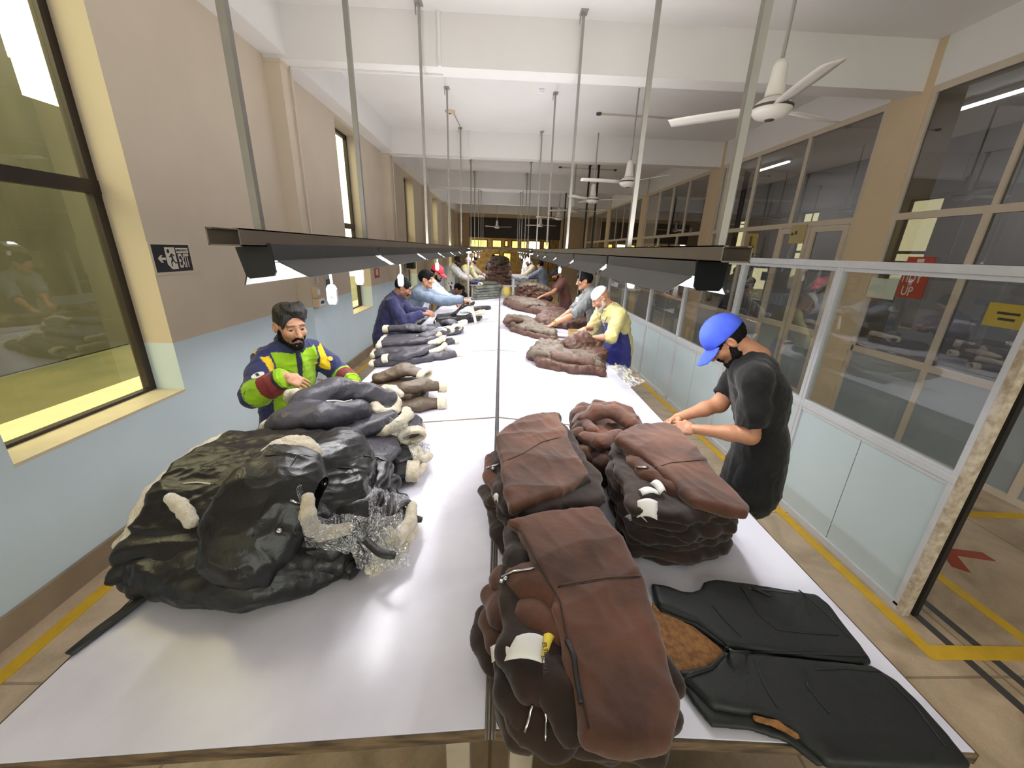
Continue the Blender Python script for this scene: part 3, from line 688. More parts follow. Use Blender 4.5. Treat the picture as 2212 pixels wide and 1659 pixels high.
def table(side, k):
    s = -1 if side == 'left' else 1
    y0, y1 = SEAMS[k], SEAMS[k+1]; L_ = y1-y0
    r = empty('inspection_table', (0, y0, 0)); tag(r, 'white laminate sloping inspection table in the %s row, %s' % (side, ORD[k]), 'table', 'sloping inspection tables')
    a, b = 0.012, W_T
    P = lambda x, dz: (s*x, HR-SL*x+dz)
    g = Geo(); pl = [P(a, 0), P(b, 0), P(b, -0.024), P(a, -0.024)]
    g.prism(pl if s < 0 else pl[::-1], 0.006, L_-0.006, 'y'); g.build('tabletop', M_tab, r, bevel=0.0015)
    e = Geo()
    pl = [P(a, -0.0015), P(b, -0.0015), P(b, -0.034), P(a, -0.034)]
    e.prism(pl, 0.0005, 0.0055, 'y'); e.prism(pl, L_-0.0055, L_-0.0005, 'y')
    if k > 0:
        pl2 = [P(a, 0.0012), P(b, 0.0012), P(b, -0.003), P(a, -0.003)]; e.prism(pl2, 0.0005, 0.009, 'y')
    if k < 4:
        pl2 = [P(a, 0.0012), P(b, 0.0012), P(b, -0.003), P(a, -0.003)]; e.prism(pl2, L_-0.009, L_-0.0005, 'y')
    pl = [P(b+0.0005, 0.0005), P(b+0.004, 0.0), P(b+0.004, -0.034), P(b+0.0005, -0.034)]
    e.prism(pl, 0.0, L_, 'y'); e.build('edge_band', M_ply if k == 0 else M_strip, r)
    q = Geo(); pl = [P(0.002, 0.001), P(0.005, 0.001), P(0.005, -0.03), P(0.002, -0.03)]; q.prism(pl, 0, L_, 'y')
    pl = [P(0.0095, 0.0008), P(0.0115, 0.0008), P(0.0115, -0.03), P(0.0095, -0.03)]; q.prism(pl, 0, L_, 'y'); q.build('seam_strip', M_strip, r)
    f = Geo()
    for yy in (0.04, L_-0.09): f.prism([P(0.06, -0.026), P(b-0.06, -0.026), P(b-0.06, -0.085), P(0.06, -0.085)], yy, yy+0.05, 'y')
    f.box(min(s*0.05, s*0.09), max(s*0.05, s*0.09), 0.04, L_-0.04, HR-0.095, HR-0.035); f.box(min(s*(b-0.1), s*(b-0.06)), max(s*(b-0.1), s*(b-0.06)), 0.04, L_-0.04, HR-SL*b-0.085, HR-SL*b-0.03)
    f.build('apron', M_leg, r)
    for x in (0.05, b-0.12):
        for yy in (0.06, L_-0.12):
            lg = Geo(); x0, x1 = sorted((s*x, s*(x+0.06))); lg.box(x0, x1, yy, yy+0.06, 0, HR-SL*x-0.07); lg.build('leg', M_leg, r, bevel=0.004)
    return r
for side in ('left', 'right'):
    for k in range(5): table(side, k)
# end panel under the near right table and a lower frame under the near left one
g = Geo(); g.box(0.14, 0.98, 0.515, 0.535, 0.0, 0.78); tag(g.build('modesty_panel', M_greyp), 'grey board standing under the near end of the right table', 'board')
# tables of the next group, flat, on white steel legs
M_wsteel = mat('white_steel', srgb(222, 224, 230), 0.4)
for k, (x0, x1, y0, y1) in enumerate([(-0.90, -0.02, 12.1, 15.0), (0.02, 0.93, 12.1, 15.0), (-0.90, -0.02, 15.1, 18.2), (0.02, 0.93, 15.1, 18.2)]):
    r = empty('work_table', (x0, y0, 0)); tag(r, 'flat white work table on white steel legs, %s of the far group' % ['near left', 'near right', 'back left', 'back right'][k], 'table', 'flat white tables in the far group')
    g = Geo(); g.box(0, x1-x0, 0, y1-y0, 0.84, 0.87); g.build('tabletop', M_tab, r)
    for a in (0.03, x1-x0-0.07):
        for b in (0.05, y1-y0-0.09):
            l_ = Geo(); l_.box(a, a+0.04, b, b+0.04, 0, 0.84); l_.build('leg', M_wsteel, r)
# white upright posts among the far tables
for k, (x, y) in enumerate([(-0.95, 12.0), (0.32, 9.6)]):
    g = Geo(); g.box(-0.025, 0.025, -0.025, 0.025, 0, 1.88 if k == 0 else 1.25); o = g.build('white_post', M_wsteel, loc=(x, y, 0)); tag(o, ['tall white post rising from the far left table end', 'short white post behind the far brown pile'][k], 'post')
# ------------------------------------------------------------------ garments
from mathutils.bvhtree import BVHTree
def leather(name, col, rough, wr=0.35):
    m, nt, N, L = new_mat(name)
    out = N.new('ShaderNodeOutputMaterial'); b = N.new('ShaderNodeBsdfPrincipled'); b.inputs['Roughness'].default_value = rough
    L.new(b.outputs[0], out.inputs[0]); tc = N.new('ShaderNodeTexCoord')
    n = N.new('ShaderNodeTexNoise'); n.inputs['Scale'].default_value = 9; n.inputs['Detail'].default_value = 6; n.inputs['Distortion'].default_value = 0.8; L.new(tc.outputs['Object'], n.inputs['Vector'])
    r = N.new('ShaderNodeMapRange'); r.inputs[1].default_value = 0.3; r.inputs[2].default_value = 0.7; r.inputs[3].default_value = rough-0.08; r.inputs[4].default_value = rough+0.12
    L.new(n.outputs['Fac'], r.inputs[0]); L.new(r.outputs[0], b.inputs['Roughness'])
    mx = N.new('ShaderNodeMix'); mx.data_type = 'RGBA'; mx.inputs['A'].default_value = col; mx.inputs['B'].default_value = tuple(c*1.35 for c in col[:3])+(1,)
    L.new(n.outputs['Fac'], mx.inputs['Factor']); L.new(mx.outputs['Result'], b.inputs['Base Color'])
    n2 = N.new('ShaderNodeTexNoise'); n2.inputs['Scale'].default_value = 26; n2.inputs['Detail'].default_value = 4; n2.inputs['Distortion'].default_value = 1.2; L.new(tc.outputs['Object'], n2.inputs['Vector'])
    vo = N.new('ShaderNodeTexVoronoi'); vo.inputs['Scale'].default_value = 260; L.new(tc.outputs['Object'], vo.inputs['Vector'])
    ad = N.new('ShaderNodeMath'); ad.operation = 'MULTIPLY_ADD'; ad.inputs[1].default_value = 0.06; L.new(vo.outputs['Distance'], ad.inputs[0]); L.new(n2.outputs['Fac'], ad.inputs[2])
    bp = N.new('ShaderNodeBump'); bp.inputs['Strength'].default_value = wr; bp.inputs['Distance'].default_value = 0.012
    L.new(ad.outputs[0], bp.inputs['Height']); L.new(bp.outputs[0], b.inputs['Normal'])
    return m
M_blkL = leather('black_leather', srgb(25, 24, 26), 0.34, 0.2)
M_gryL = leather('charcoal_leather', srgb(58, 56, 64), 0.42)
M_tauL = leather('taupe_brown_leather', srgb(84, 70, 56), 0.5)
M_vest = leather('black_vest_leather', srgb(23, 25, 26), 0.55, 0.12)
M_suede = mat('brown_suede', srgb(104, 66, 50), 0.85, col2=srgb(66, 42, 33), vscale=5.5, bump=0.25, bscale=30, sheen=0.25, spec=0.25)
M_suede_shade = mat('shaded_brown_suede', srgb(52, 35, 28), 0.85, col2=srgb(33, 23, 19), vscale=6, bump=0.3, bscale=28, sheen=0.2, spec=0.25)  # darker copy of the suede, with the stacks' shade put into its colour
M_quilt = mat('distressed_brown_leather', srgb(80, 48, 37), 0.6, col2=srgb(88, 64, 52), vscale=7, bump=0.35, bscale=40, detail=8)
M_quilt_shine = mat('shine_painted_brown_leather', srgb(84, 70, 58), 0.6, col2=srgb(104, 92, 78), vscale=8, bump=0.35, bscale=40, detail=8)  # greyish tone paints the shine on the uppermost jackets
M_green = mat('grey_green_leather', srgb(72, 76, 70), 0.5, col2=srgb(110, 112, 100), vscale=8, bump=0.3, bscale=40)
M_fleece = mat('cream_fleece', srgb(238, 230, 212), 0.95, col2=srgb(218, 202, 172), vscale=28, bump=0.9, bscale=190, sheen=0.4, spec=0.1)
M_lining = mat('tan_lining', srgb(150, 104, 52), 0.8, col2=srgb(112, 74, 38), vscale=60, bump=0.3, bscale=160)
M_blackcloth = mat('black_lining', srgb(24, 24, 26), 0.5, bump=0.2)
M_chrome = mat('chrome', srgb(200, 200, 205), 0.18, metal=1.0)
M_tag = mat('white_paper_tag', srgb(226, 224, 222), 0.7)
M_strap = leather('black_strap_leather', srgb(36, 36, 36), 0.5, 0.2)
def plastic_mat():
    m, nt, N, L = new_mat('clear_plastic_film')
    out = N.new('ShaderNodeOutputMaterial'); t = N.new('ShaderNodeBsdfTransparent'); t.inputs[0].default_value = (0.96, 0.97, 0.97, 1)
    g = N.new('ShaderNodeBsdfGlossy'); g.inputs['Roughness'].default_value = 0.12; mx = N.new('ShaderNodeMixShader')
    lw = N.new('ShaderNodeLayerWeight'); lw.inputs[0].default_value = 0.45; r = N.new('ShaderNodeMapRange'); r.inputs[3].default_value = 0.2; r.inputs[4].default_value = 0.8
    tc = N.new('ShaderNodeTexCoord'); n = N.new('ShaderNodeTexNoise'); n.inputs['Scale'].default_value = 45; n.inputs['Distortion'].default_value = 2; L.new(tc.outputs['Object'], n.inputs['Vector'])
    bp = N.new('ShaderNodeBump'); bp.inputs['Strength'].default_value = 0.8; bp.inputs['Distance'].default_value = 0.01; L.new(n.outputs['Fac'], bp.inputs['Height']); L.new(bp.outputs[0], g.inputs['Normal'])
    L.new(lw.outputs['Facing'], r.inputs[0]); L.new(r.outputs[0], mx.inputs[0]); L.new(t.outputs[0], mx.inputs[1]); L.new(g.outputs[0], mx.inputs[2]); L.new(mx.outputs[0], out.inputs[0])
    return m
M_film = plastic_mat()
CAMO = Vector((0, 0, 1.9))
def ray(px, py):
    return (fwd+rt*((px-1106)/F_PX)-up*((py-829.5)/F_PX)).normalized()
def at(px, py, z):
    d = ray(px, py); return np.array(CAMO+d*((z-1.9)/d.z))
def smooth(t): t = np.clip(t, 0, 1); return t*t*(3-2*t)
TZ = lambda x, y: HR-SL*np.abs(x)
class Surf:
    def __init__(s): s.t = []
    def add(s, o):
        me = o.data; dg = [tuple(o.matrix_local @ v.co) for v in me.vertices]; s.t.append(BVHTree.FromPolygons(dg, [tuple(p.vertices) for p in me.polygons])); return o
    def on(s, px, py, lift=0.0):
        d = ray(px, py); best = None
        for t in s.t:
            h = t.ray_cast(CAMO, d)
            if h[0] is not None and (best is None or h[3] < best[3]): best = h
        if best is None:
            dd = ray(px, py); p = CAMO+dd*((-1.0)/dd.z); return p, Vector((0, 0, 1))
        n = best[1]; n = n if n.dot(d) < 0 else -n
        return best[0]+n*lift, n
    def path(s, pts, lift=0.0):
        # resample the pixel path and drop it on the surface
        out = []
        for (a, b) in zip(pts[:-1], pts[1:]):
            k = max(2, int(math.hypot(b[0]-a[0], b[1]-a[1])/14))
            for i in range(k): out.append(s.on(a[0]+(b[0]-a[0])*i/k, a[1]+(b[1]-a[1])*i/k, lift)[0])
        out.append(s.on(*pts[-1], lift)[0])
        return out
def lsm(pts, n=2):
    pts = [Vector(p) for p in pts]
    for _ in range(n): pts = [pts[0]]+[(pts[i-1]+pts[i]*2+pts[i+1])/4 for i in range(1, len(pts)-1)]+[pts[-1]]
    return pts
SURF = Surf()
def soft(name, s, h, m, parent, fold=None, fine=None, sm=1, surf=True, col=None):
    v, f = s.mesh(h, sm)
    if fold:
        for (sc_, amp, dr, seed, an) in fold: v = disp(v, f, lambda p: amp*folds(p, sc_, dr, an, seed))
    if fine: v = disp(v, f, lambda p: fine[1]*perlin(np.asarray(p)*fine[0]))
    o = from_arrays(name, v, f, m, parent)
    if surf: SURF.add(o)
    return o
def fleece(name, pts, r, parent, flat=None, h=0.006, seed=0, k=0.012):
    s = SDF(); s.chain(pts, r, k, flat)
    return soft(name, s, h, M_fleece, parent, None, (70, 0.0035), 1)
def tubeobj(name, pts, r, m, parent, n=6):
    g = Geo(); g.tube([tuple(p) for p in pts], r, n); return g.build(name, m, parent, True)
def ribbon(name, pts, nrm, w, m, parent, t=0.004):
    pts = [Vector(p) for p in pts]; g = Geo(); rows = []
    for i, p in enumerate(pts):
        tg = (pts[min(i+1, len(pts)-1)]-pts[max(i-1, 0)]).normalized(); sd = tg.cross(Vector(nrm)).normalized()*(w/2)
        if i in (0, len(pts)-1): sd = sd*0.7
        rows.append([tuple(p-sd), tuple(p+sd)])
    g.strip(rows); return g.build(name, m, parent, True, bevel=0.0, solid=t)
def button(px, py, parent, r=0.011, m=None):
    p, n = SURF.on(px, py, 0.001); g = Geo(); g.lathe([(r*1.5, 0), (r*1.45, 0.003), (r*1.1, 0.004)], n=18); o = g.build('button', M_strap, parent, True)
    q = n.to_track_quat('Z', 'Y'); o.rotation_euler = q.to_euler(); o.location = p
    g = Geo(); g.lathe([(r, 0.003), (r*0.9, 0.006), (r*0.4, 0.007), (0, 0.0055)], n=18); g.build('stud', m or M_chrome, o, True)
    return o
def paper(quad, parent, name='paper_tag', bend=0.012, m=None, lift=0.006):
    # four pixel corners dropped on the pile, slightly curled
    P = [SURF.on(*q, lift)[0] for q in quad]; rows = []
    for i in range(6):
        u = i/5; a = P[0].lerp(P[3], u); b = P[1].lerp(P[2], u)
        rows.append([tuple(a.lerp(b, j/5)+Vector((0, 0, bend*math.sin(PI*(j/5))+bend*0.5*math.sin(PI*u)))) for j in range(6)])
    g = Geo(); g.strip(rows); return g.build(name, m or M_tag, parent, True, solid=0.0008)
def film(pix, parent, h=0.02, name='plastic_wrap', seed=0):
    # crumpled clear film lying loosely over the pile
    rows = []
    n = 16; P = [Vector(SURF.on(*q, h)[0]) for q in pix]
    for i in range(n):
        u = i/(n-1); a = P[0].lerp(P[3], u); b = P[1].lerp(P[2], u); rr = []
        for j in range(n):
            p = a.lerp(b, j/(n-1)); q = np.array([[p.x*28+seed, p.y*28, p.z*28]])
            e = float(folds(q, 1.0, None, 1, seed)[0]); rr.append((p.x, p.y, p.z+0.014*e+0.012*math.sin(PI*u)*math.sin(PI*j/(n-1))))
        rows.append(rr)
    g = Geo(); g.strip(rows); return g.build(name, M_film, parent, False)
def root(name, p, label, cat='jacket', group=None):
    e = empty(name, (0, 0, 0)); tag(e, label, cat, group); return e
def nrm3(v): return np.asarray(v)/(np.linalg.norm(v)+1e-9)
def V3(*a): return np.array(a, float)

# ---- nearest left pile: black leather jackets with cream fleece -----------------------------------
def s1(y): return smooth((y-0.93)/0.3)
def s2(y): return smooth((y-1.0)/0.5)
G1 = 'black fleece-lined leather jackets piled on the near left table'
lay = [(0.0, [(-1.22, .985), (-.8, .94), (-.47, .985), (-.34, 1.15), (-.37, 1.4), (-.6, 1.58), (-1.2, 1.6), (-1.29, 1.3)]),
       (0.07, [(-1.25, 1.0), (-.85, .965), (-.5, .99), (-.37, 1.12), (-.40, 1.42), (-.6, 1.56), (-1.22, 1.6), (-1.28, 1.25)]),
       (0.135, [(-1.24, 1.03), (-.85, .97), (-.50, 1.0), (-.40, 1.14), (-.42, 1.4), (-.6, 1.56), (-1.2, 1.62), (-1.27, 1.3)])]
LB = ['black leather jacket at the very bottom of the nearest left pile', 'black leather jacket second from the bottom of the nearest left pile', 'black leather jacket just under the top one of the nearest left pile']
for i, (dz, poly) in enumerate(lay):
    r = root('leather_jacket', 0, LB[i], 'jacket', G1)
    s = SDF(); s.slab(poly, lambda x, y, d=dz: TZ(x, y)+d*(0.35+0.65*s1(y)), 0.072, 0.034, rag=0.03, seed=i*5)
    soft('shell', s, 0.012, M_blkL, r, [(7, 0.012, (1, .2, 0), i, 3)])
    z0 = 0.79+dz*0.7
    fleece('hem_trim', [V3(-1.255-.01*i, 1.05+.03*i, z0+.02), V3(-1.285, 1.16+.03*i, z0+.03), V3(-1.295, 1.3, z0+.05), V3(-1.28, 1.42, z0+.08)], [.028, .03, .028, .024], r, ((0, 0, 1), 0.8))
    if i < 2:
        fleece('collar', [V3(-.40, 1.03+.02*i, z0+.09), V3(-.34, 1.10, z0+.10), V3(-.315, 1.2, z0+.09), V3(-.33, 1.3, z0+.09)], [.024, .026, .024, .02], r)
r = root('leather_jacket', 0, 'large black leather jacket with cream fleece cuff crossing the top of the nearest left pile', 'jacket', G1); J1 = r
zt = lambda x, y: TZ(x, y)+0.17*s1(y)+0.075*s2(y)-0.05*smooth((x+0.62)/0.25)
s = SDF()
s.slab([(-1.235, 1.03), (-1.0, .97), (-.78, .955), (-.55, 1.0), (-.45, 1.12), (-.47, 1.35), (-.6, 1.52), (-.85, 1.57), (-1.19, 1.6), (-1.26, 1.35)], zt, 0.06, 0.028, rag=0.02, seed=3)
fd = [at(575, 1265, .90), at(640, 1120, 1.03), at(705, 1000, 1.10), at(752, 958, 1.115)]
s.chain(fd, [.05, .075, .085, .07], 0.05, ((0.3, 0.3, 1), 0.62))
s.chain([at(330, 1240, .87), at(430, 1245, .885), at(540, 1245, .90), at(640, 1225, .90), at(720, 1215, .89)], [.05, .07, .08, .075, .05], 0.06, ((0, -.5, 1), .8))
s.slab([tuple(at(*q, 1.03)[:2]) for q in ((650, 1100), (650, 1035), (700, 990), (790, 985), (806, 1040), (800, 1105), (745, 1112))], lambda x, y: TZ(x, y)+0.165-0.10*smooth((x+0.68)/0.3), 0.03, 0.014, k=0.02)
soft('shell', s, 0.007, M_blkL, r, [(6, 0.010, (1, -.3, .3), 2, 3), (15, 0.005, (1, .4, 0), 9, 3), (30, .002, (1, -.6, .2), 14, 2.5)])
s = SDF()
sl = [at(520, 1215, .95), at(532, 1180, 1.02), at(560, 1118, 1.10), at(595, 1060, 1.155), at(614, 1022, 1.17)]
s.chain(sl, [.085, .105, .112, .106, .098], 0.07, ((0.15, -0.7, 1), 0.40))
soft('sleeve', s, 0.0055, M_blkL, r, [(7, 0.011, (1, -.55, 0), 5, 2.6), (17, 0.0045, (1, -.8, .2), 6, 3.0)])
q = SDF(); q.cap(at(619, 1012, 1.172), at(625, 994, 1.178), .106, .104, .01, ((0.1, -0.5, 1), 0.43)); soft('cuff', q, .005, M_fleece, r, None, (60, .005))
fleece('pocket_trim', lsm([SURF.on(*q, .012)[0] for q in ((372, 1080), (392, 1090), (405, 1110), (419, 1127))], 1), [.02, .023, .023, .022], r, None, 0.005)
ht = [V3(-1.225-.03*math.sin(PI*u), 1.02+.58*u, 0) for u in np.linspace(0, 1, 9)]
for q in ht: q[2] = float(zt(np.array(q[0]), np.array(q[1])))+.034
fleece('hem_trim', ht, [.022, .024, .022, .025, .022, .025, .024, .022, .02], r, None, .006)
tubeobj('piping', lsm(SURF.path(((395, 1045), (430, 1040), (455, 1046)), 0.001), 3), 0.003, M_fleece, r)
for q in (((572, 985), (630, 978), (690, 990)), ((640, 985), (622, 1020), (590, 1060), (560, 1110), (545, 1160)), ((730, 1010), (790, 1012))): tubeobj('seam', lsm(SURF.path(q, 0.0), 3), 0.0022, M_blkL, r)
button(701, 1044, r); button(603, 1146, r, 0.008)
tubeobj('zipper', SURF.path(((626, 1082), (648, 1089)), 0.003), 0.004, M_chrome, r)
s = SDF(); s.slab([tuple(at(*q, .96)[:2]) for q in ((672, 1085), (760, 1085), (812, 1105), (835, 1150), (790, 1200), (735, 1165), (668, 1160))], lambda x, y: TZ(x, y)+0.10-0.06*smooth((x+0.62)/0.28), 0.04, 0.018)
soft('collar', s, 0.007, M_blkL, r, [(14, 0.006, (1, .6, 0), 12, 2.5)])
A_ = [SURF.on(*q, .014)[0] for q in ((662, 1080), (658, 1110), (664, 1142), (685, 1156), (720, 1154), (752, 1147))]
fleece('collar_trim', lsm(A_, 1), [.02, .022, .024, .023, .021, .019], r, None, 0.005)
B_ = [at(764, 1205, .91), at(768, 1165, .925), at(790, 1138, .96), at(822, 1128, .975), at(842, 1148, .95), at(842, 1180, .92), at(822, 1212, .90)]
fleece('collar_trim', lsm(B_, 1), [.022, .023, .022, .02, .022, .022, .02], r, None, 0.005)
C_ = [at(835, 1088, .92), at(862, 1100, .925), at(866, 1140, .905), at(845, 1175, .895), at(835, 1212, .885), at(800, 1228, .885)]
fleece('collar_trim', lsm(C_, 1), .019, r, None, 0.005)
for q, z in ((((712, 1095), (770, 1085), (820, 1112)), .995), (((722, 1128), (765, 1143), (795, 1172), (822, 1197), (855, 1200)), 1.0), (((855, 1100), (872, 1086), (888, 1086)), .955), (((858, 1122), (880, 1118), (912, 1123)), .935)):
    P = [Vector(at(*p, z-0.006*i)) for i, p in enumerate(q)]
    ribbon('strap', lsm([P[0]]+[P[i].lerp(P[i+1], t) for i in range(len(P)-1) for t in (.25, .5, .75, 1.0)], 2), (0, -.5, 1), 0.026, M_strap, r, 0.006)
film([(640, 1060), (690, 1050), (700, 1170), (650, 1180)], r, 0.035, seed=3); film([(660, 1120), (770, 1120), (770, 1180), (660, 1175)], r, 0.035, seed=5)
film([(800, 1075), (885, 1075), (885, 1225), (800, 1235)], r, 0.05, seed=8); film([(745, 1125), (850, 1120), (860, 1230), (760, 1230)], r, 0.04, seed=11)
# loose strap hanging at the table edge
P = [V3(-1.08, 1.02, .835), V3(-1.13, .95, .805), V3(-1.165, .87, .80), V3(-1.175, .80, .80)]
ribbon('strap', lsm([Vector(p) for p in P], 1), (0, 0, 1), 0.035, M_strap, r, 0.006)

# ---- generic fleece-lined jacket laid flat: u hem -> collar, v across ------------------------------
def fleece_jacket(label, org, ang, zf, L=.66, W=.50, t=.06, sleeves=(), lm=None, seed=0, h=.01, hem=True, collar=1, group=None, btn=False, rag=.015, cat='jacket', name='leather_jacket', fa=.010, hole=True):
    lm = lm or M_gryL; r = root(name, 0, label, cat, group)
    c, s_ = math.cos(ang), math.sin(ang)
    T = lambda u, v: (org[0]+c*u-s_*v, org[1]+s_*u+c*v)
    w = W/2
    s = SDF(); s.slab([T(*q) for q in ((0, -w), (0, w), (L*.65, w), (L*.9, w*.8), (L, w*.35), (L, -w*.35), (L*.9, -w*.8), (L*.65, -w))], zf, t, t*.46, rag=rag, seed=seed)
    soft('shell', s, h, lm, r, [(6.5, fa, (c, s_, 0), seed, 2.5), (14, fa*.4, (c, s_+.5, 0), seed+4, 3)])
    Z = lambda u, v, dz: V3(*T(u, v), float(zf(np.array(T(u, v)[0]), np.array(T(u, v)[1])))+dz)
    for k, sv in enumerate(sleeves):
        pts = [Z(u, v, t+dz) for u, v, dz in sv]; R0 = .072
        a, b = pts[-2], pts[-1]; d = (b-a)/np.linalg.norm(b-a)
        s = SDF(); s.chain(pts[:-1]+[b-d*.055], [R0*1.05]+[R0]*(len(pts)-2)+[R0*.88], .03, ((0, 0, 1), .5)); sl_ = soft('sleeve', s, h*.85, lm, r, [(9, .007, (c, s_, 0), seed+k, 1.5), (20, .003, (s_, c, 0), seed+9, 2)])
        q = SDF(); q.cap(b-d*.035, b+d*.06, R0*1.0, R0*.98, .01, ((0, 0, 1), .56)); q.box(b+d*.10, (.07, .2, .2), np.stack([d, nrm3(np.cross(d, (0, 0, 1.))), nrm3(np.cross(np.cross(d, (0, 0, 1.)), d))], 1), op=-1, k=.006); q.cap(b-d*.01, b+d*.12, R0*.66, R0*.72, .008, ((0, 0, 1), .40), op=-1)
        q.box(b-d*.10, (.07, .2, .2), np.stack([d, nrm3(np.cross(d, (0, 0, 1.))), nrm3(np.cross(np.cross(d, (0, 0, 1.)), d))], 1), op=-1, k=.006)
        soft('cuff', q, .006, M_fleece, r, None, (70, .003))
    if hem: fleece('hem_trim', [Z(-.008, -w*.96, t*.5), Z(-.012, -w*.4, t*.55), Z(-.012, w*.4, t*.55), Z(-.008, w*.96, t*.5)], .033, r, ((0, 0, 1), .9), .007)
    if collar:
        pts = [Z(L*.86, -.12, t+.0), Z(L*.99, -.13, t+.015), Z(L*1.08, -.06, t+.03), Z(L*1.09, .06, t+.03), Z(L*1.0, .13, t+.015), Z(L*.88, .12, t)]
        fleece('collar', lsm(pts, 1), .03, r, None, .007)
    if btn:
        for u in (.25, .45):
            p = Z(L*u*1.3, -.05, t+.004); g = Geo(); g.lathe([(.014, 0), (.013, .005), (0, .006)]); g.build('button', M_chrome, r, True, loc=tuple(p))
    return r
# second pile: three jackets under the one the young man holds
G2 = 'black fleece-lined leather jackets in the second left pile'
zz = lambda d: (lambda x, y: TZ(x, y)+d)
fleece_jacket('black leather jacket at the bottom of the second left pile, fleece peeping out', (-1.13, 2.02), -.16, zz(.0), .66, .52, .07, [], M_blkL, 21, .011, group=G2)
fleece_jacket('black leather jacket in the middle of the second left pile, cream cuffs sticking out', (-1.10, 2.0), -.22, zz(.06), .62, .50, .07, [[(.55, -.22, -.05), (.68, -.28, -.07), (.78, -.24, -.09)], [(.5, -.16, -.02), (.66, -.2, -.05), (.74, -.13, -.07)]], M_blkL, 25, .011, group=G2)
J2 = fleece_jacket('charcoal leather jacket with round snap button near the top of the second left pile', (-1.1, 1.98), -.24, zz(.12), .60, .52, .06, [[(.5, .1, 0), (.62, .06, -.02), (.7, -.04, -.04)]], M_gryL, 27, .009, group=G2)
s = SDF(); s.slab([tuple(at(*q, 1.0)[:2]) for q in ((700, 925), (770, 905), (850, 930), (868, 965), (840, 1000), (790, 985), (720, 960))], lambda x, y: TZ(x, y)+.17-.06*smooth((x+.7)/.3), .03, .014)
soft('pocket_panel', s, .008, M_gryL, J2, [(12, .005, (1, .3, 0), 4, 2)]); button(803, 932, J2, .012)
tubeobj('seam', SURF.path(((785, 985), (815, 990), (840, 1000)), .002), .003, M_blkL, J2)
for q, z in ((((868, 925), (885, 930), (898, 945)), .93), (((875, 962), (895, 985), (918, 1000), (928, 985)), .92), (((862, 1010), (880, 1028), (905, 1022), (915, 1008)), .90)):
    fleece('collar_trim', lsm([at(*p, z) for p in q], 1), .019, J2, None, .006)
film([(845, 912), (890, 930), (885, 965), (840, 935)], J2, .03, seed=21); film([(880, 945), (930, 960), (930, 1000), (885, 990)], J2, .03, seed=22)
# the jacket in the young man's hands
G3 = None
r = root('leather_jacket', 0, 'charcoal leather jacket with wide fleece collar lifted by the person in lime green', 'jacket'); J3 = r
zj = lambda x, y: TZ(x, y)+.175+.03*smooth((-.75-x)/.3)
s = SDF(); s.slab([tuple(at(*q, 1.09)[:2]) for q in ((598, 918), (620, 880), (650, 852), (720, 838), (800, 850), (850, 870), (862, 900), (820, 915), (720, 935), (640, 935))], zj, .075, .036, rag=.012, seed=8)
s.chain([at(625, 905, 1.11), at(670, 865, 1.17), at(730, 840, 1.19), at(790, 850, 1.15), at(835, 862, 1.12)], [.05, .068, .075, .07, .055], .05, ((0, .2, 1), .7))
s.chain([at(600, 918, 1.09), at(640, 905, 1.13), at(700, 900, 1.14), at(770, 885, 1.13)], [.055, .07, .075, .06], .04, ((0, 0, 1), .7))
soft('shell', s, .008, M_gryL, r, [(6, .012, (1, .25, 0), 31, 3), (15, .004, (1, .3, .2), 33, 3)])
q = SDF(); a, b = at(597, 915, 1.085), at(583, 921, 1.06); d = (b-a)/np.linalg.norm(b-a); q.cap(a, a+d*.05, .05, .046, .01, ((0, 0, 1), .75)); soft('cuff', q, .006, M_fleece, r, None, (70, .003))
fleece('hem_trim', lsm([at(622, 862, 1.10), at(618, 848, 1.14), at(640, 848, 1.15), at(655, 846, 1.155)], 1), [.022, .024, .02, .014], r, None, .005)
fleece('collar', lsm([at(762, 858, 1.135), at(790, 847, 1.15), at(825, 846, 1.15)], 1), [.02, .032, .028], r, None, .006)
q = SDF(); q.chain(lsm([at(806, 868, 1.12), at(815, 890, 1.10), at(840, 899, 1.07), at(856, 888, 1.07), at(860, 868, 1.10), at(848, 856, 1.125), at(828, 856, 1.13)], 1), [.024, .026, .026, .026, .028, .03, .028], .012)
q.ell(at(838, 876, 1.08), (.045, .05, .03)); soft('collar', q, .006, M_fleece, r, None, (70, .0035))
ribbon('strap', lsm([Vector(at(*p, z)) for p, z in (((835, 888), 1.08), ((860, 893), 1.05), ((880, 905), 1.01), ((888, 920), .96))], 1), (0, -.3, 1), .03, M_strap, r, .005)
tubeobj('zipper', SURF.path(((705, 868), (760, 866)), .004), .004, M_tag, r)
# taupe jacket behind it
G4 = 'taupe brown leather jackets with cream cuffs'
fleece_jacket('taupe brown leather jacket lying under another taupe one, cuff towards the seam', (-1.02, 2.66), -.22, zz(0), .52, .42, .06, [[(.4, -.1, -.03), (.52, -.08, -.03), (.66, -.03, -.035)]], M_tauL, 41, .010, hem=False, collar=0, group=G4)
J4 = fleece_jacket('taupe brown leather jacket with folded sleeve on top behind the charcoal one', (-.98, 2.7), -.15, zz(.06), .46, .40, .055, [[(.38, -.1, .02), (.46, -.04, .01), (.58, .02, -.02)], [(.1, .1, .03), (.25, .16, .07), (.42, .12, .04)]], M_tauL, 43, .009, hem=False, collar=0, group=G4)
fleece('collar', lsm([at(832, 838, .99), at(850, 838, 1.0), at(866, 852, .985)], 1), [.025, .03, .022], J4, None, .006)

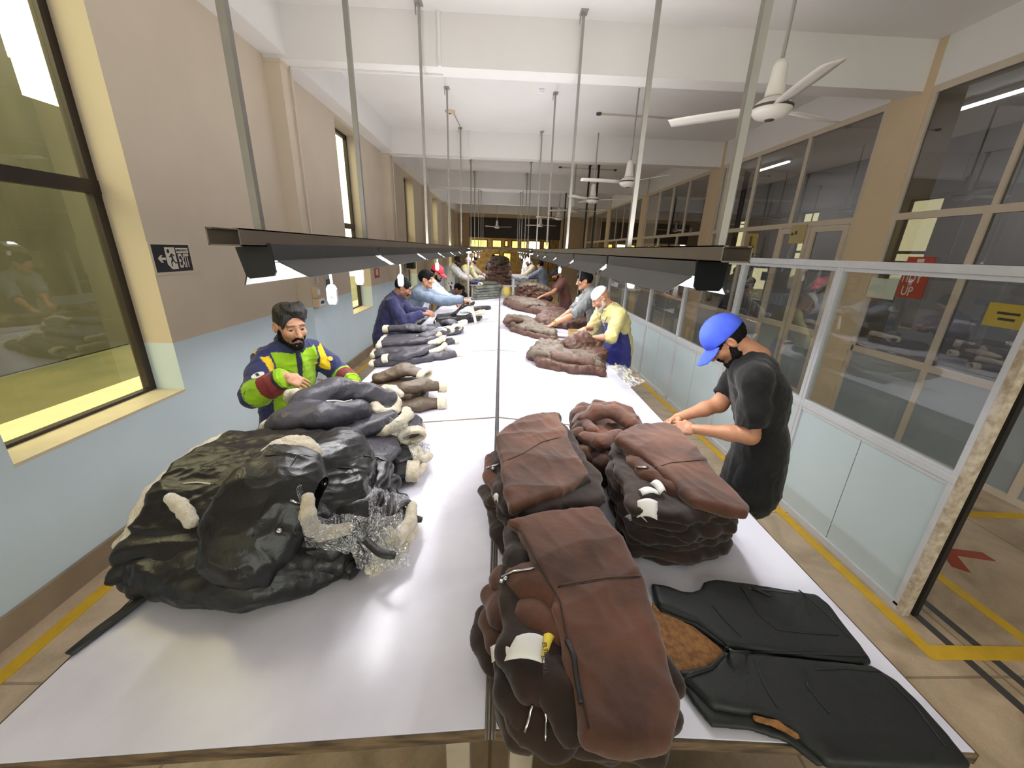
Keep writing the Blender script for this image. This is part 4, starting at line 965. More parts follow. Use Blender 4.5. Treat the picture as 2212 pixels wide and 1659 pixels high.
# third left pile and the jackets further along the left table
G5 = 'charcoal leather jackets of the third left pile'
SB = 'charcoal jacket %s of the third left pile, cream hem towards the wall'
fleece_jacket(SB % 'at the bottom', (-1.22, 3.86), .05, zz(0), .62, .55, .07, [[(.5, -.15, -.03), (.64, -.12, -.04), (.80, -.05, -.05)]], M_gryL, 51, .013, group=G5)
fleece_jacket(SB % 'second from the bottom', (-1.24, 3.95), .10, zz(.065), .62, .55, .07, [[(.5, .0, -.02), (.64, .03, -.03), (.78, .1, -.04)], [(.45, -.28, -.03), (.3, -.33, -.05), (.12, -.33, -.06)]], M_gryL, 53, .013, group=G5)
fleece_jacket('charcoal leather jacket on top of the third left pile with sleeve folded across', (-1.22, 4.05), .12, zz(.13), .60, .5, .06, [[(.5, .12, .02), (.25, .2, .05), (.0, .22, .06)], [(.45, -.1, 0), (.58, -.05, .02), (.68, .05, .02)]], M_gryL, 57, .011, group=G5, btn=True)
fleece_jacket('grey leather jacket being trimmed by the person in the dark blue shirt', (-1.0, 5.05), .0, zz(.0), .52, .45, .10, [[(.3, .05, .03), (.38, -.05, .05), (.46, -.15, .0)]], M_gryL, 61, .013, group=None, hem=False)
fleece_jacket('black leather jacket spread flat in front of the person in the grey-blue shirt', (-.98, 5.95), .08, zz(.0), .70, .55, .08, [[(.35, -.2, 0), (.2, -.27, -.02), (.05, -.28, -.03)]], M_blkL, 63, .013, hem=False)
r = fleece_jacket('black leather jacket whose fleece edge is held up by the person in grey-blue', (-.92, 5.75), .12, zz(.075), .5, .42, .06, [], M_blkL, 65, .013, hem=False, collar=0)
s = SDF(); s.slab([(-.75, 5.62), (-.36, 5.62), (-.36, 5.74), (-.75, 5.8)], lambda x, y: TZ(x, y)+.1+.16*smooth((x+.75)/.3)*(x < -.3), .05, .02); soft('raised_front', s, .012, M_blkL, r, [(8, .01, (0, 1, 0), 3, 2)])
fleece('front_trim', [V3(-.46, 5.72, 1.17), V3(-.41, 5.66, 1.15), V3(-.37, 5.60, 1.02), V3(-.34, 5.55, .90)], .02, r, None, .008)
fleece_jacket('small black leather jacket lying flat near the table seam', (-.5, 7.0), .1, zz(0), .34, .28, .05, [], M_blkL, 67, .012, hem=False, collar=0)
G9 = 'grey-green leather jackets heaped at the far end of the left table'
for i, nm in enumerate(('lowest', 'second lowest', 'third', 'fourth', 'topmost')):
    fleece_jacket('grey-green jacket, %s in the heap at the far end of the left table' % nm, (-.60+.02*i, 8.75-.02*i), .05*(i-2), zz(.055*i), .58, .42, .058, [[(.4, .1, .02), (.25, .2, .03), (.1, .1, .03)]] if i == 4 else [], M_green, 70+i, .014, hem=False, collar=0, group=G9)
# ------------------------------------------------------------------ brown suede stacks on the right table
def P2(pix, z): return [tuple(at(*q, z)[:2]) for q in pix]
def grow(poly, k, dx=0, dy=0):
    c = np.mean(poly, 0); return [tuple(c+(np.array(p)-c)*k+np.array([dx, dy])) for p in poly]
def suede(label, poly, zf, t, m, seed, group=None, h=.009, rag=.02, fa=.006, extra=None, r_=None, name='suede_jacket', fdir=(1, .6, 0), k=.01):
    r = root(name, 0, label, 'jacket', group); s = SDF(); s.slab(poly, zf, t, r_ or t*.42, rag=rag, seed=seed, k=k)
    if extra: extra(s)
    soft('shell', s, h, m, r, [(3.2, fa*1.1, fdir, seed+7, 2.2), (6, fa, fdir, seed, 3), (13, fa*.45, (fdir[1], -fdir[0], 0), seed+3, 2.5)])
    return r
GB1 = 'folded brown suede jackets in the nearest right stack'
GB2 = 'folded brown suede jackets in the stack behind the nearest one'
GB3 = 'folded brown suede jackets in the tall stack beside the blue cap'
ORDN = ['bottom', 'second from the bottom', 'third from the bottom', 'fourth from the bottom', 'fifth from the bottom', 'sixth from the bottom', 'seventh from the bottom', 'eighth from the bottom']
def roll(name, pts, rs, m, parent, seed, h=.006, flat=((0, 0, 1), .75), fa=.005):
    s = SDF(); s.chain(pts, rs, .02, flat); return soft(name, s, h, m, parent, [(9, fa, (0, 1, 0), seed, 2.5), (22, fa*.4, (1, .4, 0), seed+2, 2)])
# --- nearest stack
b1 = [(.02, .55), (.02, .80), (.05, 1.04), (.30, 1.10), (.42, .86), (.43, .52), (.36, .47), (.06, .475)]
for i in range(4):
    suede('folded brown suede jacket, %s of the nearest right stack' % ORDN[i], grow(b1, .93+.025*math.sin(i*2.1), -.012+.008*math.sin(i*3), .01+.012*math.cos(i*2.2)), zz(.045*i), .05, M_suede_shade, 80+i, GB1, .009, .025, .006)
r = suede('brown suede jacket on top of the nearest right stack, broad back panel facing up', P2([(1092, 1135), (1180, 1105), (1292, 1094), (1345, 1165), (1392, 1252), (1432, 1370), (1468, 1500), (1440, 1585), (1330, 1600), (1268, 1588), (1246, 1500), (1216, 1390), (1200, 1300), (1150, 1215), (1118, 1150)], 1.1),
          lambda x, y: TZ(x, y)+.182+.012*smooth((y-.55)/.3), .036, M_suede, 91, GB1, .006, .003, .007, None, .013); B1 = r
roll('sleeve', [at(1108, 1150, 1.06), at(1120, 1210, 1.075), at(1130, 1260, 1.07)], [.03, .04, .035], M_suede_shade, r, 3)
roll('front_panel', [at(1095, 1255, 1.03), at(1150, 1262, 1.07), at(1205, 1290, 1.075)], [.05, .06, .05], M_suede, r, 5)
roll('front_panel', [at(1062, 1285, 1.0), at(1100, 1320, 1.02), at(1160, 1345, 1.05), at(1215, 1370, 1.06)], [.032, .05, .055, .045], M_suede, r, 7)
roll('sleeve', [at(1075, 1300, .985), at(1068, 1345, .98), at(1085, 1385, .98), at(1130, 1405, 1.0), at(1190, 1405, 1.03)], [.028, .035, .04, .045, .05], M_suede, r, 9)
roll('sleeve', [at(1050, 1330, .955), at(1050, 1380, .95), at(1075, 1420, .945), at(1120, 1450, .95)], [.028, .032, .035, .035], M_suede_shade, r, 11)
roll('front_panel', [at(1190, 1440, 1.05), at(1215, 1500, 1.06), at(1235, 1555, 1.05)], [.04, .045, .04], M_suede_shade, r, 12)
roll('front_panel', [at(1120, 1470, .99), at(1150, 1530, 1.0), at(1200, 1580, 1.0)], [.05, .055, .05], M_suede_shade, r, 13)
roll('lining', [at(1112, 1205, 1.06), at(1130, 1215, 1.07), at(1148, 1232, 1.075)], [.018, .022, .018], M_blackcloth, r, 15, .005)
hem_px = [(1092, 1135), (1118, 1150), (1150, 1215), (1200, 1300), (1216, 1390), (1246, 1500), (1262, 1575)]
tubeobj('seam', SURF.path([(x+10, y) for x, y in hem_px], .001), .0022, M_suede_shade, r); tubeobj('seam', SURF.path([(1204, 1266), (1250, 1258), (1300, 1250), (1383, 1243)], .001), .0022, M_suede, r)
tubeobj('seam', SURF.path([(1205, 1269), (1250, 1261), (1300, 1253), (1383, 1246)], .0), .0018, M_blackcloth, r)
tubeobj('zipper', SURF.path([(1085, 1248), (1110, 1236), (1155, 1229)], .003), .003, M_chrome, r)
tubeobj('zipper', SURF.path([(1150, 1520), (1143, 1550), (1134, 1580)], .003), .003, M_chrome, r); tubeobj('zipper', SURF.path([(1181, 1540), (1179, 1600)], .003), .0022, M_chrome, r)
tubeobj('pocket_opening', SURF.path([(1225, 1385), (1240, 1420), (1246, 1470), (1256, 1520)], .002), .006, M_blackcloth, r)
for q in ((1094, 1251), (1085, 1258)): button(*q, r, .006)
paper([(1112, 1388), (1175, 1390), (1172, 1450), (1103, 1432)], r, lift=.02); paper([(1062, 1398), (1100, 1402), (1110, 1425), (1068, 1432)], r, lift=.006)
pt = paper([(1172, 1388), (1190, 1392), (1188, 1430), (1166, 1450)], r, 'printed_label', .008, mat('yellow_label', srgb(232, 206, 60), 0.6), .024)
p, n = SURF.on(1178, 1418, .03)
for (lx, ly, tt) in ((1178, 1405, 'ELTER'), (1176, 1436, 'BLAKL')): text('label_print', tt, .013, mat('label_ink', srgb(60, 40, 30), 0.6), r, tuple(Vector(at(lx, ly, p.z+.008))), (0, 0, -PI/2+.05), .0003, bold=.0002)
# --- second stack, behind
b2 = P2([(1062, 1010), (1080, 960), (1205, 905), (1300, 1050), (1310, 1110), (1120, 1160), (1060, 1110)], .98)
for i in range(4):
    suede('brown suede jacket, %s of the stack behind the nearest one' % ORDN[i], grow(b2, .97+.03*math.sin(i*1.7), .01*math.sin(i*2.3)-.005, .012*math.cos(i*2.9)), zz(.043*i), .046, M_suede_shade, 110+i, GB2, .011, .03, .008)
r = suede('brown suede jacket on top of the stack behind the nearest, zip on its side', P2([(1072, 952), (1120, 915), (1165, 900), (1203, 894), (1225, 940), (1262, 1005), (1270, 1022), (1235, 1050), (1150, 1085), (1103, 1108), (1092, 1060), (1083, 1000)], 1.08), lambda x, y: TZ(x, y)+.168+.015*smooth((y-1.3)/.4), .036, M_suede, 121, GB2, .006, .004, .007, None, .014)
roll('sleeve', [at(1062, 990, 1.03), at(1066, 1030, 1.03), at(1082, 1060, 1.03)], [.028, .034, .03], M_suede, r, 21); roll('sleeve', [at(1050, 1060, .98), at(1070, 1085, .99), at(1095, 1100, 1.0)], [.03, .035, .03], M_suede_shade, r, 23)
roll('front_panel', [at(1075, 1100, .96), at(1085, 1150, .95), at(1100, 1180, .93)], [.04, .04, .035], M_suede_shade, r, 24)
roll('fold', [at(1265, 1035, 1.05), at(1215, 1062, 1.045), at(1150, 1090, 1.04)], [.022, .024, .02], M_suede_shade, r, 25)
tubeobj('seam', SURF.path([(1087, 998), (1130, 980), (1170, 955), (1212, 944)], .001), .002, M_suede_shade, r)
tubeobj('zipper', SURF.path([(1052, 1012), (1078, 1004)], .004), .004, M_chrome, r); button(1066, 1012, r, .007)
paper([(1068, 1072), (1078, 1072), (1079, 1088), (1072, 1082)], r, lift=.006)
# --- tall stack on the right
b3 = P2([(1320, 1010), (1345, 960), (1450, 925), (1510, 985), (1600, 1095), (1575, 1125), (1480, 1150), (1370, 1140)], 1.0)
for i in range(7):
    q = grow(b3, 1.0+.025*math.sin(i*2.6), .018*math.sin(i*1.9), .012*math.cos(i*2.4)); c = np.mean(q, 0)
    tip = at(1605-4*i, 1105, 1.0)[:2]+np.array([.012*math.sin(i*5), .01*math.cos(i*4)])
    suede('shaded brown suede jacket, %s of the tall stack by the blue cap' % ORDN[i], q[:4]+[tuple(tip)]+q[5:], zz(.032*i), .03, M_suede_shade, 130+i, GB3, .009, .02, .006, None, .0135)
r = suede('brown suede jacket on top of the tall stack beside the blue cap, pocket gaping open', P2([(1338, 948), (1372, 928), (1440, 914), (1462, 925), (1500, 965), (1530, 1000), (1575, 1040), (1622, 1083), (1618, 1100), (1560, 1092), (1500, 1082), (1450, 1040), (1410, 1010), (1370, 985), (1332, 962)], 1.1), lambda x, y: TZ(x, y)+.232+.02*smooth((y-1.1)/.4), .036, M_suede, 141, GB3, .006, .004, .007, None, .014)
roll('front_panel', [at(1352, 965, 1.085), at(1372, 1000, 1.08), at(1400, 1025, 1.08), at(1450, 1055, 1.07), at(1490, 1078, 1.06)], [.02, .03, .034, .032, .025], M_suede, r, 27)
roll('sleeve', [at(1335, 985, 1.05), at(1330, 1020, 1.03), at(1342, 1050, 1.02)], [.03, .035, .03], M_suede_shade, r, 29); roll('lining', [at(1345, 952, 1.10), at(1368, 970, 1.10), at(1395, 1000, 1.095)], [.014, .02, .014], M_blackcloth, r, 30, .005)
roll('lining', [at(1435, 1035, 1.085), at(1465, 1052, 1.085), at(1490, 1068, 1.08)], [.012, .016, .014], M_blackcloth, r, 31, .005)
tubeobj('seam', SURF.path([(1412, 1012), (1450, 1000), (1525, 993)], .001), .002, M_suede_shade, r); tubeobj('zipper', SURF.path([(1376, 1012), (1400, 1011)], .005), .0045, M_chrome, r)
paper([(1407, 1042), (1428, 1042), (1438, 1070), (1424, 1075)], r, lift=.014); paper([(1378, 1062), (1412, 1060), (1424, 1074), (1386, 1075)], r, lift=.008)
paper([(1375, 1088), (1418, 1090), (1420, 1118), (1376, 1120)], r, lift=.012); paper([(1350, 1118), (1378, 1112), (1398, 1128), (1362, 1128)], r, lift=.004)
# --- crumpled heap between
GB4 = 'crumpled brown suede jackets heaped beside the blue cap'
b4 = P2([(1235, 965), (1245, 910), (1300, 890), (1375, 900), (1400, 930), (1340, 1000), (1310, 1025), (1265, 1010)], .93)
for i in range(3):
    r = suede('crumpled brown suede jacket, %s of the heap behind the tall stack' % ['bottom', 'middle', 'top'][i], grow(b4, 1-.06*i, .0, .02*i), zz(.05*i), .065, M_suede_shade if i == 0 else M_suede, 150+i, GB4, .009, .04, .018)
    if i == 2:
        roll('sleeve', [at(1262, 905, 1.05), at(1290, 890, 1.08), at(1325, 890, 1.08), at(1365, 915, 1.06)], [.04, .05, .05, .045], M_suede, r, 33)
        roll('sleeve', [at(1245, 930, 1.0), at(1262, 915, 1.03), at(1280, 930, 1.04)], [.03, .035, .03], M_suede, r, 34); roll('front_panel', [at(1265, 945, 1.02), at(1300, 955, 1.03), at(1335, 940, 1.04)], [.035, .045, .035], M_suede, r, 35)
        roll('front_panel', [at(1262, 975, .97), at(1295, 990, .96), at(1330, 985, .98)], [.035, .04, .035], M_suede_shade, r, 36)
# --- black vest lying open at the corner
r = root('leather_vest', 0, 'black leather vest lying open on the near right table corner, tan lining showing', 'vest')
zv = lambda x, y: TZ(x, y)+.004
upx = [(1405, 1268), (1440, 1272), (1470, 1282), (1492, 1283), (1513, 1274), (1521, 1256), (1545, 1249), (1620, 1253), (1700, 1261), (1770, 1268), (1800, 1290), (1830, 1330), (1868, 1375), (1893, 1410), (1870, 1418), (1720, 1406), (1568, 1396), (1500, 1345), (1420, 1318)]
lpx = [(1460, 1462), (1485, 1458), (1535, 1442), (1572, 1412), (1700, 1413), (1890, 1422), (1945, 1452), (2000, 1500), (2060, 1565), (2112, 1632), (2080, 1644), (1920, 1647), (1790, 1648), (1768, 1625), (1700, 1570), (1640, 1548), (1580, 1542), (1538, 1536), (1500, 1500)]
s = SDF(); s.slab(P2(upx, .86), zv, .028, .012, zhi=.95); soft('front_panel', s, .007, M_vest, r, [(4, .004, (1, 0, 0), 3, 3)])
s = SDF(); s.slab(P2(lpx, .86), zv, .03, .013, zhi=.95); soft('front_panel', s, .007, M_vest, r, [(4, .005, (1, .2, 0), 5, 3)])
s = SDF(); s.slab(P2([(1405, 1300), (1440, 1325), (1500, 1350), (1560, 1396), (1570, 1412), (1530, 1445), (1455, 1470), (1420, 1420)], .86), zv, .012, .005, zhi=.93); soft('lining', s, .007, M_lining, r)
s = SDF(); s.slab(P2([(1462, 1470), (1540, 1520), (1640, 1535), (1720, 1575), (1790, 1642), (1775, 1652), (1700, 1598), (1620, 1578), (1535, 1575), (1490, 1520)], .855), zv, .016, .007, zhi=.93); soft('back_panel', s, .007, M_vest, r)
s = SDF(); s.chain([at(*q, .868) for q in ((1632, 1552), (1680, 1565), (1720, 1590))], .007, .01); soft('fur_edge', s, .004, M_lining, r)
for q in (((1600, 1268), (1640, 1330), (1680, 1360), (1740, 1367), (1810, 1372)), ((1726, 1275), (1790, 1330), (1840, 1382)), ((1540, 1310), (1570, 1345), (1600, 1375)), ((1740, 1450), (1745, 1485), (1790, 1540)), ((1760, 1446), (1830, 1444), (1900, 1450)), ((1630, 1425), (1650, 1480), (1680, 1530)), ((1905, 1455), (1980, 1530), (2040, 1610))):
    tubeobj('seam', SURF.path(q, .0008), .0022, M_vest, r)
tubeobj('zipper', SURF.path(((1618, 1271), (1665, 1275), (1716, 1282)), .001), .0022, M_fix, r)
tubeobj('zip_pull', SURF.path(((1622, 1270), (1645, 1280), (1664, 1288)), .003), .004, M_cap, r)
tubeobj('piping', SURF.path(((1475, 1462), (1535, 1444), (1572, 1412), (1570, 1398), (1500, 1347), (1425, 1318)), .002), .006, M_vest, r)
tubeobj('zipper', SURF.path(((1566, 1398), (1582, 1401)), .004), .004, M_chrome, r); tubeobj('zipper', SURF.path(((1575, 1406), (1720, 1411), (1868, 1417)), .001), .003, M_cap, r)
# --- further brown jackets
def quilt(label, poly, zf, t, seed, m=None, group=None, h=.012, n=1, extra=None, fa=.012, stripes=None):
    r = root('quilted_jacket', 0, label, 'jacket', group); s = SDF(); s.slab(poly, zf, t, t*.36, rag=.03, seed=seed)
    if extra: extra(s)
    soft('shell', s, h, m or M_quilt, r, [(8, fa*1.5, (1, .3, 0), seed, 2.6), (17, fa*.8, (.8, 1, 0), seed+1, 2), (36, fa*.3, (.3, 1, 0), seed+5, 2)])
    return r
GR = 'distressed brown leather jackets along the right table'
def cloth(x, y): return float(TZ(np.array(x), np.array(y)))
c = P2([(1145, 790), (1175, 760), (1240, 760), (1290, 765), (1305, 800), (1230, 800), (1170, 795)], .86)
quilt('distressed brown leather jacket nearest along the right table, lower layer', P2([(1140, 775), (1165, 750), (1230, 750), (1300, 770), (1308, 800), (1240, 800), (1165, 793)], .87), zz(0), .07, 201, M_quilt, GR)
r = quilt('brown leather jacket nearest along the right table, upper layer', P2([(1142, 772), (1168, 740), (1225, 738), (1285, 752), (1298, 785), (1225, 778), (1170, 775)], .92), zz(.06), .05, 203, M_quilt_shine, GR)
roll('sleeve', [at(1165, 762, .95), at(1215, 775, .93), at(1270, 783, .91), at(1297, 790, .89)], [.06, .065, .06, .05], M_quilt, r, 41, .01, fa=.008)
for k in range(4): tubeobj('rib', SURF.path([(1268+5*k, 758+2*k), (1276+5*k, 778+2*k)], .004), .006, M_quilt_shine, r)
r = quilt('distressed brown leather jacket held up by the person in the white skullcap', P2([(1235, 745), (1270, 735), (1312, 760), (1300, 772), (1250, 765)], .9), lambda x, y: TZ(x, y)+.05, .07, 205, M_quilt, None, .01, extra=lambda s: s.chain([at(1212, 752, .92), at(1236, 742, .98), at(1262, 734, 1.0), at(1285, 748, .93)], [.06, .09, .09, .07], .03, ((.1, -.7, .7), .3)))
quilt('distressed brown leather jacket folded alone near the seam, lower half', P2([(1090, 700), (1120, 690), (1175, 700), (1205, 715), (1200, 726), (1150, 722), (1105, 712)], .91), zz(0), .055, 207, M_quilt, GR)
r = quilt('distressed brown leather jacket folded alone near the seam, upper half with painted shine', P2([(1088, 698), (1100, 684), (1140, 684), (1170, 698), (1200, 708), (1200, 716), (1150, 712), (1110, 705)], .95), zz(.05), .05, 209, M_quilt_shine, GR)
roll('sleeve', [at(1092, 695, 1.0), at(1105, 689, 1.02), at(1125, 692, 1.02)], [.04, .05, .045], M_quilt, r, 43, .01)
quilt('distressed brown leather jacket under the hands of the person in the grey shirt', P2([(1155, 690), (1175, 672), (1240, 670), (1285, 690), (1240, 698), (1170, 698)], .9), zz(0), .10, 211, M_quilt, GR, .014)
quilt('distressed brown leather jacket being smoothed by the person in the maroon shirt', P2([(1088, 655), (1100, 645), (1150, 645), (1200, 655), (1225, 668), (1180, 672), (1110, 664)], .92), zz(0), .11, 213, M_quilt, GR, .016)
quilt('brown leather jacket with painted shine lying over the one being smoothed', P2([(1095, 648), (1110, 643), (1160, 645), (1185, 656), (1140, 660)], .98), zz(.1), .04, 215, M_quilt_shine, GR, .014)
GS = 'distressed brown leather jackets stacked beside the maroon shirt'
for i in range(7):
    quilt('brown leather jacket, %s of the stack beside the maroon shirt' % (ORDN[i] if i < 6 else 'top'), [(.44+.05*math.sin(i*3), 8.35), (.40+.05*math.cos(i*5), 8.85), (.62, 9.1), (1.02, 9.05), (1.12+.05*math.sin(i*4), 8.75), (1.05+.06*math.cos(i*2), 8.4)], (lambda d: (lambda x, y: TZ(x, y)+d*(1.15-1.6*(x-.72)**2)))(.048*i), .06, 220+i, M_quilt if i < 6 else M_quilt_shine, GS, .014, fa=.018)
GF = 'brown leather jackets in the tall far stack'
for i in range(12):
    quilt('brown leather jacket in the tall far stack, layer %s' % ['one from the table', 'two', 'three', 'four', 'five', 'six', 'seven', 'eight', 'nine', 'ten, painted shine', 'eleven, painted shine', 'twelve, the top'][i], [(-.40+.06*math.sin(i*2.2)+.012*i, 12.5), (-.42+.07*math.cos(i*3.1)+.012*i, 13.0), (-.1, 13.2), (.25, 13.15), (.34+.06*math.sin(i*1.7)-.01*i, 12.8), (.30+.07*math.cos(i*2.9)-.01*i, 12.45), (0, 12.4)], (lambda d: (lambda x, y: .87+d*(1.12-1.5*(x+.03)**2)))(.060*i), .072, 240+i, M_quilt if i < 9 else M_quilt_shine, GF, .019, fa=.026)
GH = 'grey garments heaped beside the tall far stack'
for i in range(4):
    quilt('pale grey garment, %s of the heap beside the tall far stack' % ORDN[i], [(.36, 12.3), (.38, 12.8), (.6, 12.9), (.88, 12.7), (.86, 12.35), (.6, 12.25)], (lambda d: (lambda x, y: .87+d+0*x))(.055*i), .06, 260+i, mat('pale_grey_cloth', srgb(150, 152, 158), 0.7, var=.3, vscale=9) if i == 0 else bpy.data.materials['pale_grey_cloth'], GH, .022, fa=.02)
quilt('olive grey garment heaped on the far left table', [(-.85, 12.4), (-.85, 13.0), (-.6, 13.2), (-.48, 12.6)], lambda x, y: .87+0*x, .12, 270, M_green, None, .02, fa=.02)
quilt('blue and navy garment on the far left table', [(-.88, 12.15), (-.85, 12.45), (-.7, 12.38), (-.55, 12.3), (-.6, 12.12)], lambda x, y: .87+0*x, .07, 272, mat('navy_blue_cloth', srgb(46, 60, 150), 0.6, col2=srgb(36, 38, 60), vscale=9), None, .018, fa=.015)
# plastic sheet hanging over the right table edge, small box and papers by the old man
r = root('plastic_sheet', 0, 'clear crumpled plastic bag lying over the right table edge', 'plastic bag'); film([(1310, 790), (1350, 790), (1395, 825), (1360, 838)], r, .006, 'film', 31)
r = root('card_box', 0, 'small open brown card box with white spools beside the person in the skullcap', 'box'); p = at(1243, 724, .87); g = Geo(); g.M = Matrix.Translation(Vector(p)); g.box(-.09, .09, -.06, .06, -.02, .0); g.box(-.09, .09, .055, .06, 0, .07); g.box(-.09, .09, -.06, -.055, 0, .05); g.box(-.09, -.085, -.055, .055, 0, .06); g.box(.085, .09, -.055, .055, 0, .06); g.build('box', mat('card', srgb(170, 146, 104), .8), r)
g = Geo(); g.M = Matrix.Translation(Vector(p)); g.tube([(-.03, 0, .02), (.04, .01, .02)], .02, 10); g.build('spool', M_tag, r, True)
r = root('paper_sheet', 0, 'blank white paper beside the small card box', 'paper'); p = at(1218, 722, .87); g = Geo(); g.M = Matrix.Translation(Vector(p)); g.box(-.1, .09, -.06, .09, -.012, -.008); g.build('sheet', M_tag, r)
# ------------------------------------------------------------------ people
M_skin = mat('skin', (1, 1, 1, 1), 0.5, attr='Col', var=0.07, vscale=30, bump=0.06, bscale=140)
M_cloth = mat('cloth_dyed', (1, 1, 1, 1), 0.8, attr='Col', var=0.10, vscale=14, bump=0.5, bscale=22, sheen=0.15, spec=0.3)
M_hair = mat('black_hair', srgb(13, 11, 11), 0.7, spec=.2, var=0.4, vscale=40, bump=0.6, bscale=120, stretch=(1, 1, 0.3))
M_greyhair = mat('grey_beard_hair', srgb(188, 184, 178), 0.7, bump=0.6, bscale=150)
M_cap_blue = mat('blue_cap_cotton', srgb(58, 84, 216), 0.8, col2=srgb(74, 100, 226), vscale=9, bump=0.2, bscale=160)
M_cap_red = mat('red_cap_cotton', srgb(214, 42, 62), 0.75, bump=0.2, bscale=160)
M_cap_white = mat('white_cap_cotton', srgb(236, 234, 230), 0.85, bump=0.25, bscale=120)
M_cap_blk = mat('black_wrap', srgb(32, 30, 34), 0.8, bump=0.4, bscale=60)
M_nylon = mat('navy_apron', srgb(44, 48, 122), 0.5, bump=0.2, bscale=30)
M_gold = mat('gold_watch', srgb(214, 190, 96), 0.3, metal=0.8)
M_shoe = mat('dark_shoe', srgb(40, 34, 30), 0.5)
lin = lambda r, g, b: np.array(srgb(r, g, b)[:3])
def nrm(v): v = np.array(v, float); return v/(np.linalg.norm(v)+1e-12)
def head_mesh(h, beard=0.0, thin=1.0, eyes='down', tone=None, k=1.0):
    s = SDF()
    s.ell((0, -.012, .030), (.074, .094, .088), k=.02); s.ell((0, .028, -.025), (.060*thin, .066, .080), k=.02)
    for q in (-1, 1):
        s.cap((q*.048*thin, .0, -.055), (q*.012, .070, -.098), .020, .018, k=.025)
        s.ell((q*.040, .066, -.018), (.022, .022, .02), k=.018)
    s.ell((0, .080, -.096), (.02, .016, .017), k=.02)
    s.cap((-.038, .078, .030), (.038, .078, .030), .013, k=.014)
    for q in (-1, 1): s.ell((q*.032, .101, .008), (.019, .016, .0115), k=.012, op=-1)
    for q in (-1, 1): s.ell((q*.0315, .0755, .006), (.0155, .014, .0115), k=.004)
    s.chain([(0, .086, .024), (0, .100, -.004), (0, .113, -.026)], [.0075, .010, .0125], .009)
    for q in (-1, 1): s.ell((q*.0125, .1, -.029), (.0085, .011, .008), k=.006)
    s.cap((-.018, .086, -.056), (.018, .086, -.056), .0078, k=.007); s.cap((-.015, .084, -.067), (.015, .084, -.067), .0085, k=.006)
    s.cap((-.024, .0965, -.0615), (.024, .0965, -.0615), .0028, k=.003, op=-1)
    for q in (-1, 1):
        s.ell((q*.078, -.012, -.004), (.011, .021, .033), np.array([[1, q*.3, 0], [-q*.3, 1, 0], [0, 0, 1]]).T/1.0, k=.006); s.ell((q*.088, -.006, .002), (.008, .011, .018), k=.005, op=-1)
    s.cap((0, -.022, -.06), (0, -.035, -.17), .055, .060, k=.03)
    v, f = s.mesh(h, 1)
    c = np.tile(tone, (len(v), 1)); x, y, z = v.T
    lip = np.exp(-((x/.022)**2+((z+.0615)/.011)**2)**2)*(y > .075); c = c*(1-.45*lip[:, None])+lip[:, None]*.45*np.array([.30, .09, .075])
    dk = np.array([.012, .010, .010])
    for q in (-1, 1):
        xe = (x-q*.0315); br = np.exp(-((xe/.023)**4+((z-.031+.10*xe*xe/.02)/.0052)**2))*(y > .06); c = c*(1-.85*br[:, None])+.85*br[:, None]*dk
        if eyes == 'open':
            w_ = np.clip(1.4-((xe/.0135)**2+((z-.0045)/.0055)**2), 0, 1)*(y > .07); c = c*(1-w_[:, None])+w_[:, None]*np.array([.50, .44, .40])
            i_ = np.clip(1.8-((xe-.002)/.0066)**2-((z-.0045)/.0066)**2, 0, 1)*(w_ > .05); c = c*(1-i_[:, None])+i_[:, None]*dk
            zl = z-.0095+((xe/.0145)**2)*.005
        else: zl = z-.0005-((xe/.0145)**2)*.004
        l_ = np.exp(-(zl/.0022)**2)*(np.abs(xe) < .0155)*(y > .07); c = c*(1-.85*l_[:, None])+.85*l_[:, None]*dk
        n_ = np.exp(-(((x-q*.0085)/.0045)**2+((z+.0355)/.004)**2))*(y > .088); c = c*(1-.7*n_[:, None])
    st = smooth((-z-.030)/.03)*smooth((y-.0)/.03)*beard*(1-lip); c = c*(1-.55*st[:, None])
    return v, f, c
def hair_sdf(style, s=None):
    s = SDF()
    if style in ('short', 'boy', 'buzz', 'capped'):
        e = {'short': .010, 'capped': .006, 'boy': .0035, 'buzz': .0035}[style]
        s.ell((0, -.014, .031), (.075+e, .096+e, .089+e), k=.01)
        if style == 'short': s.ell((0, .01, .085), (.072, .085, .042), k=.02)
        s.ell((0, .092, -.040), (.066, .080, .116 if style == 'boy' else .090), k=.008, op=-1); s.box((0, 0, -.14), (.2, .2, .085), k=.01, op=-1)
        for q in (-1, 1): s.ell((q*.085, .012, -.022), (.03, .045, .045), k=.008, op=-1)
        if style == 'boy':
            s.ell((.0, -.025, .082), (.072, .082, .046), k=.02)
            E_ = lambda ph, th, d=0: (-math.sin(ph)*math.cos(th)*(.080+d), -.012+math.cos(ph)*math.cos(th)*(.101+d), .031+math.sin(th)*(.095+d))
            for i in range(12):
                u = i/11; s.chain([E_(-1.2+2.0*u, 1.25, .004), E_(-.8+1.7*u, 1.0, .026), E_(-.55+1.45*u, .82-.18*u, .022), E_(-.40+1.3*u, .70-.52*u, .007)], [.017, .018, .013, .003], .003)
    return s
ALLP = []
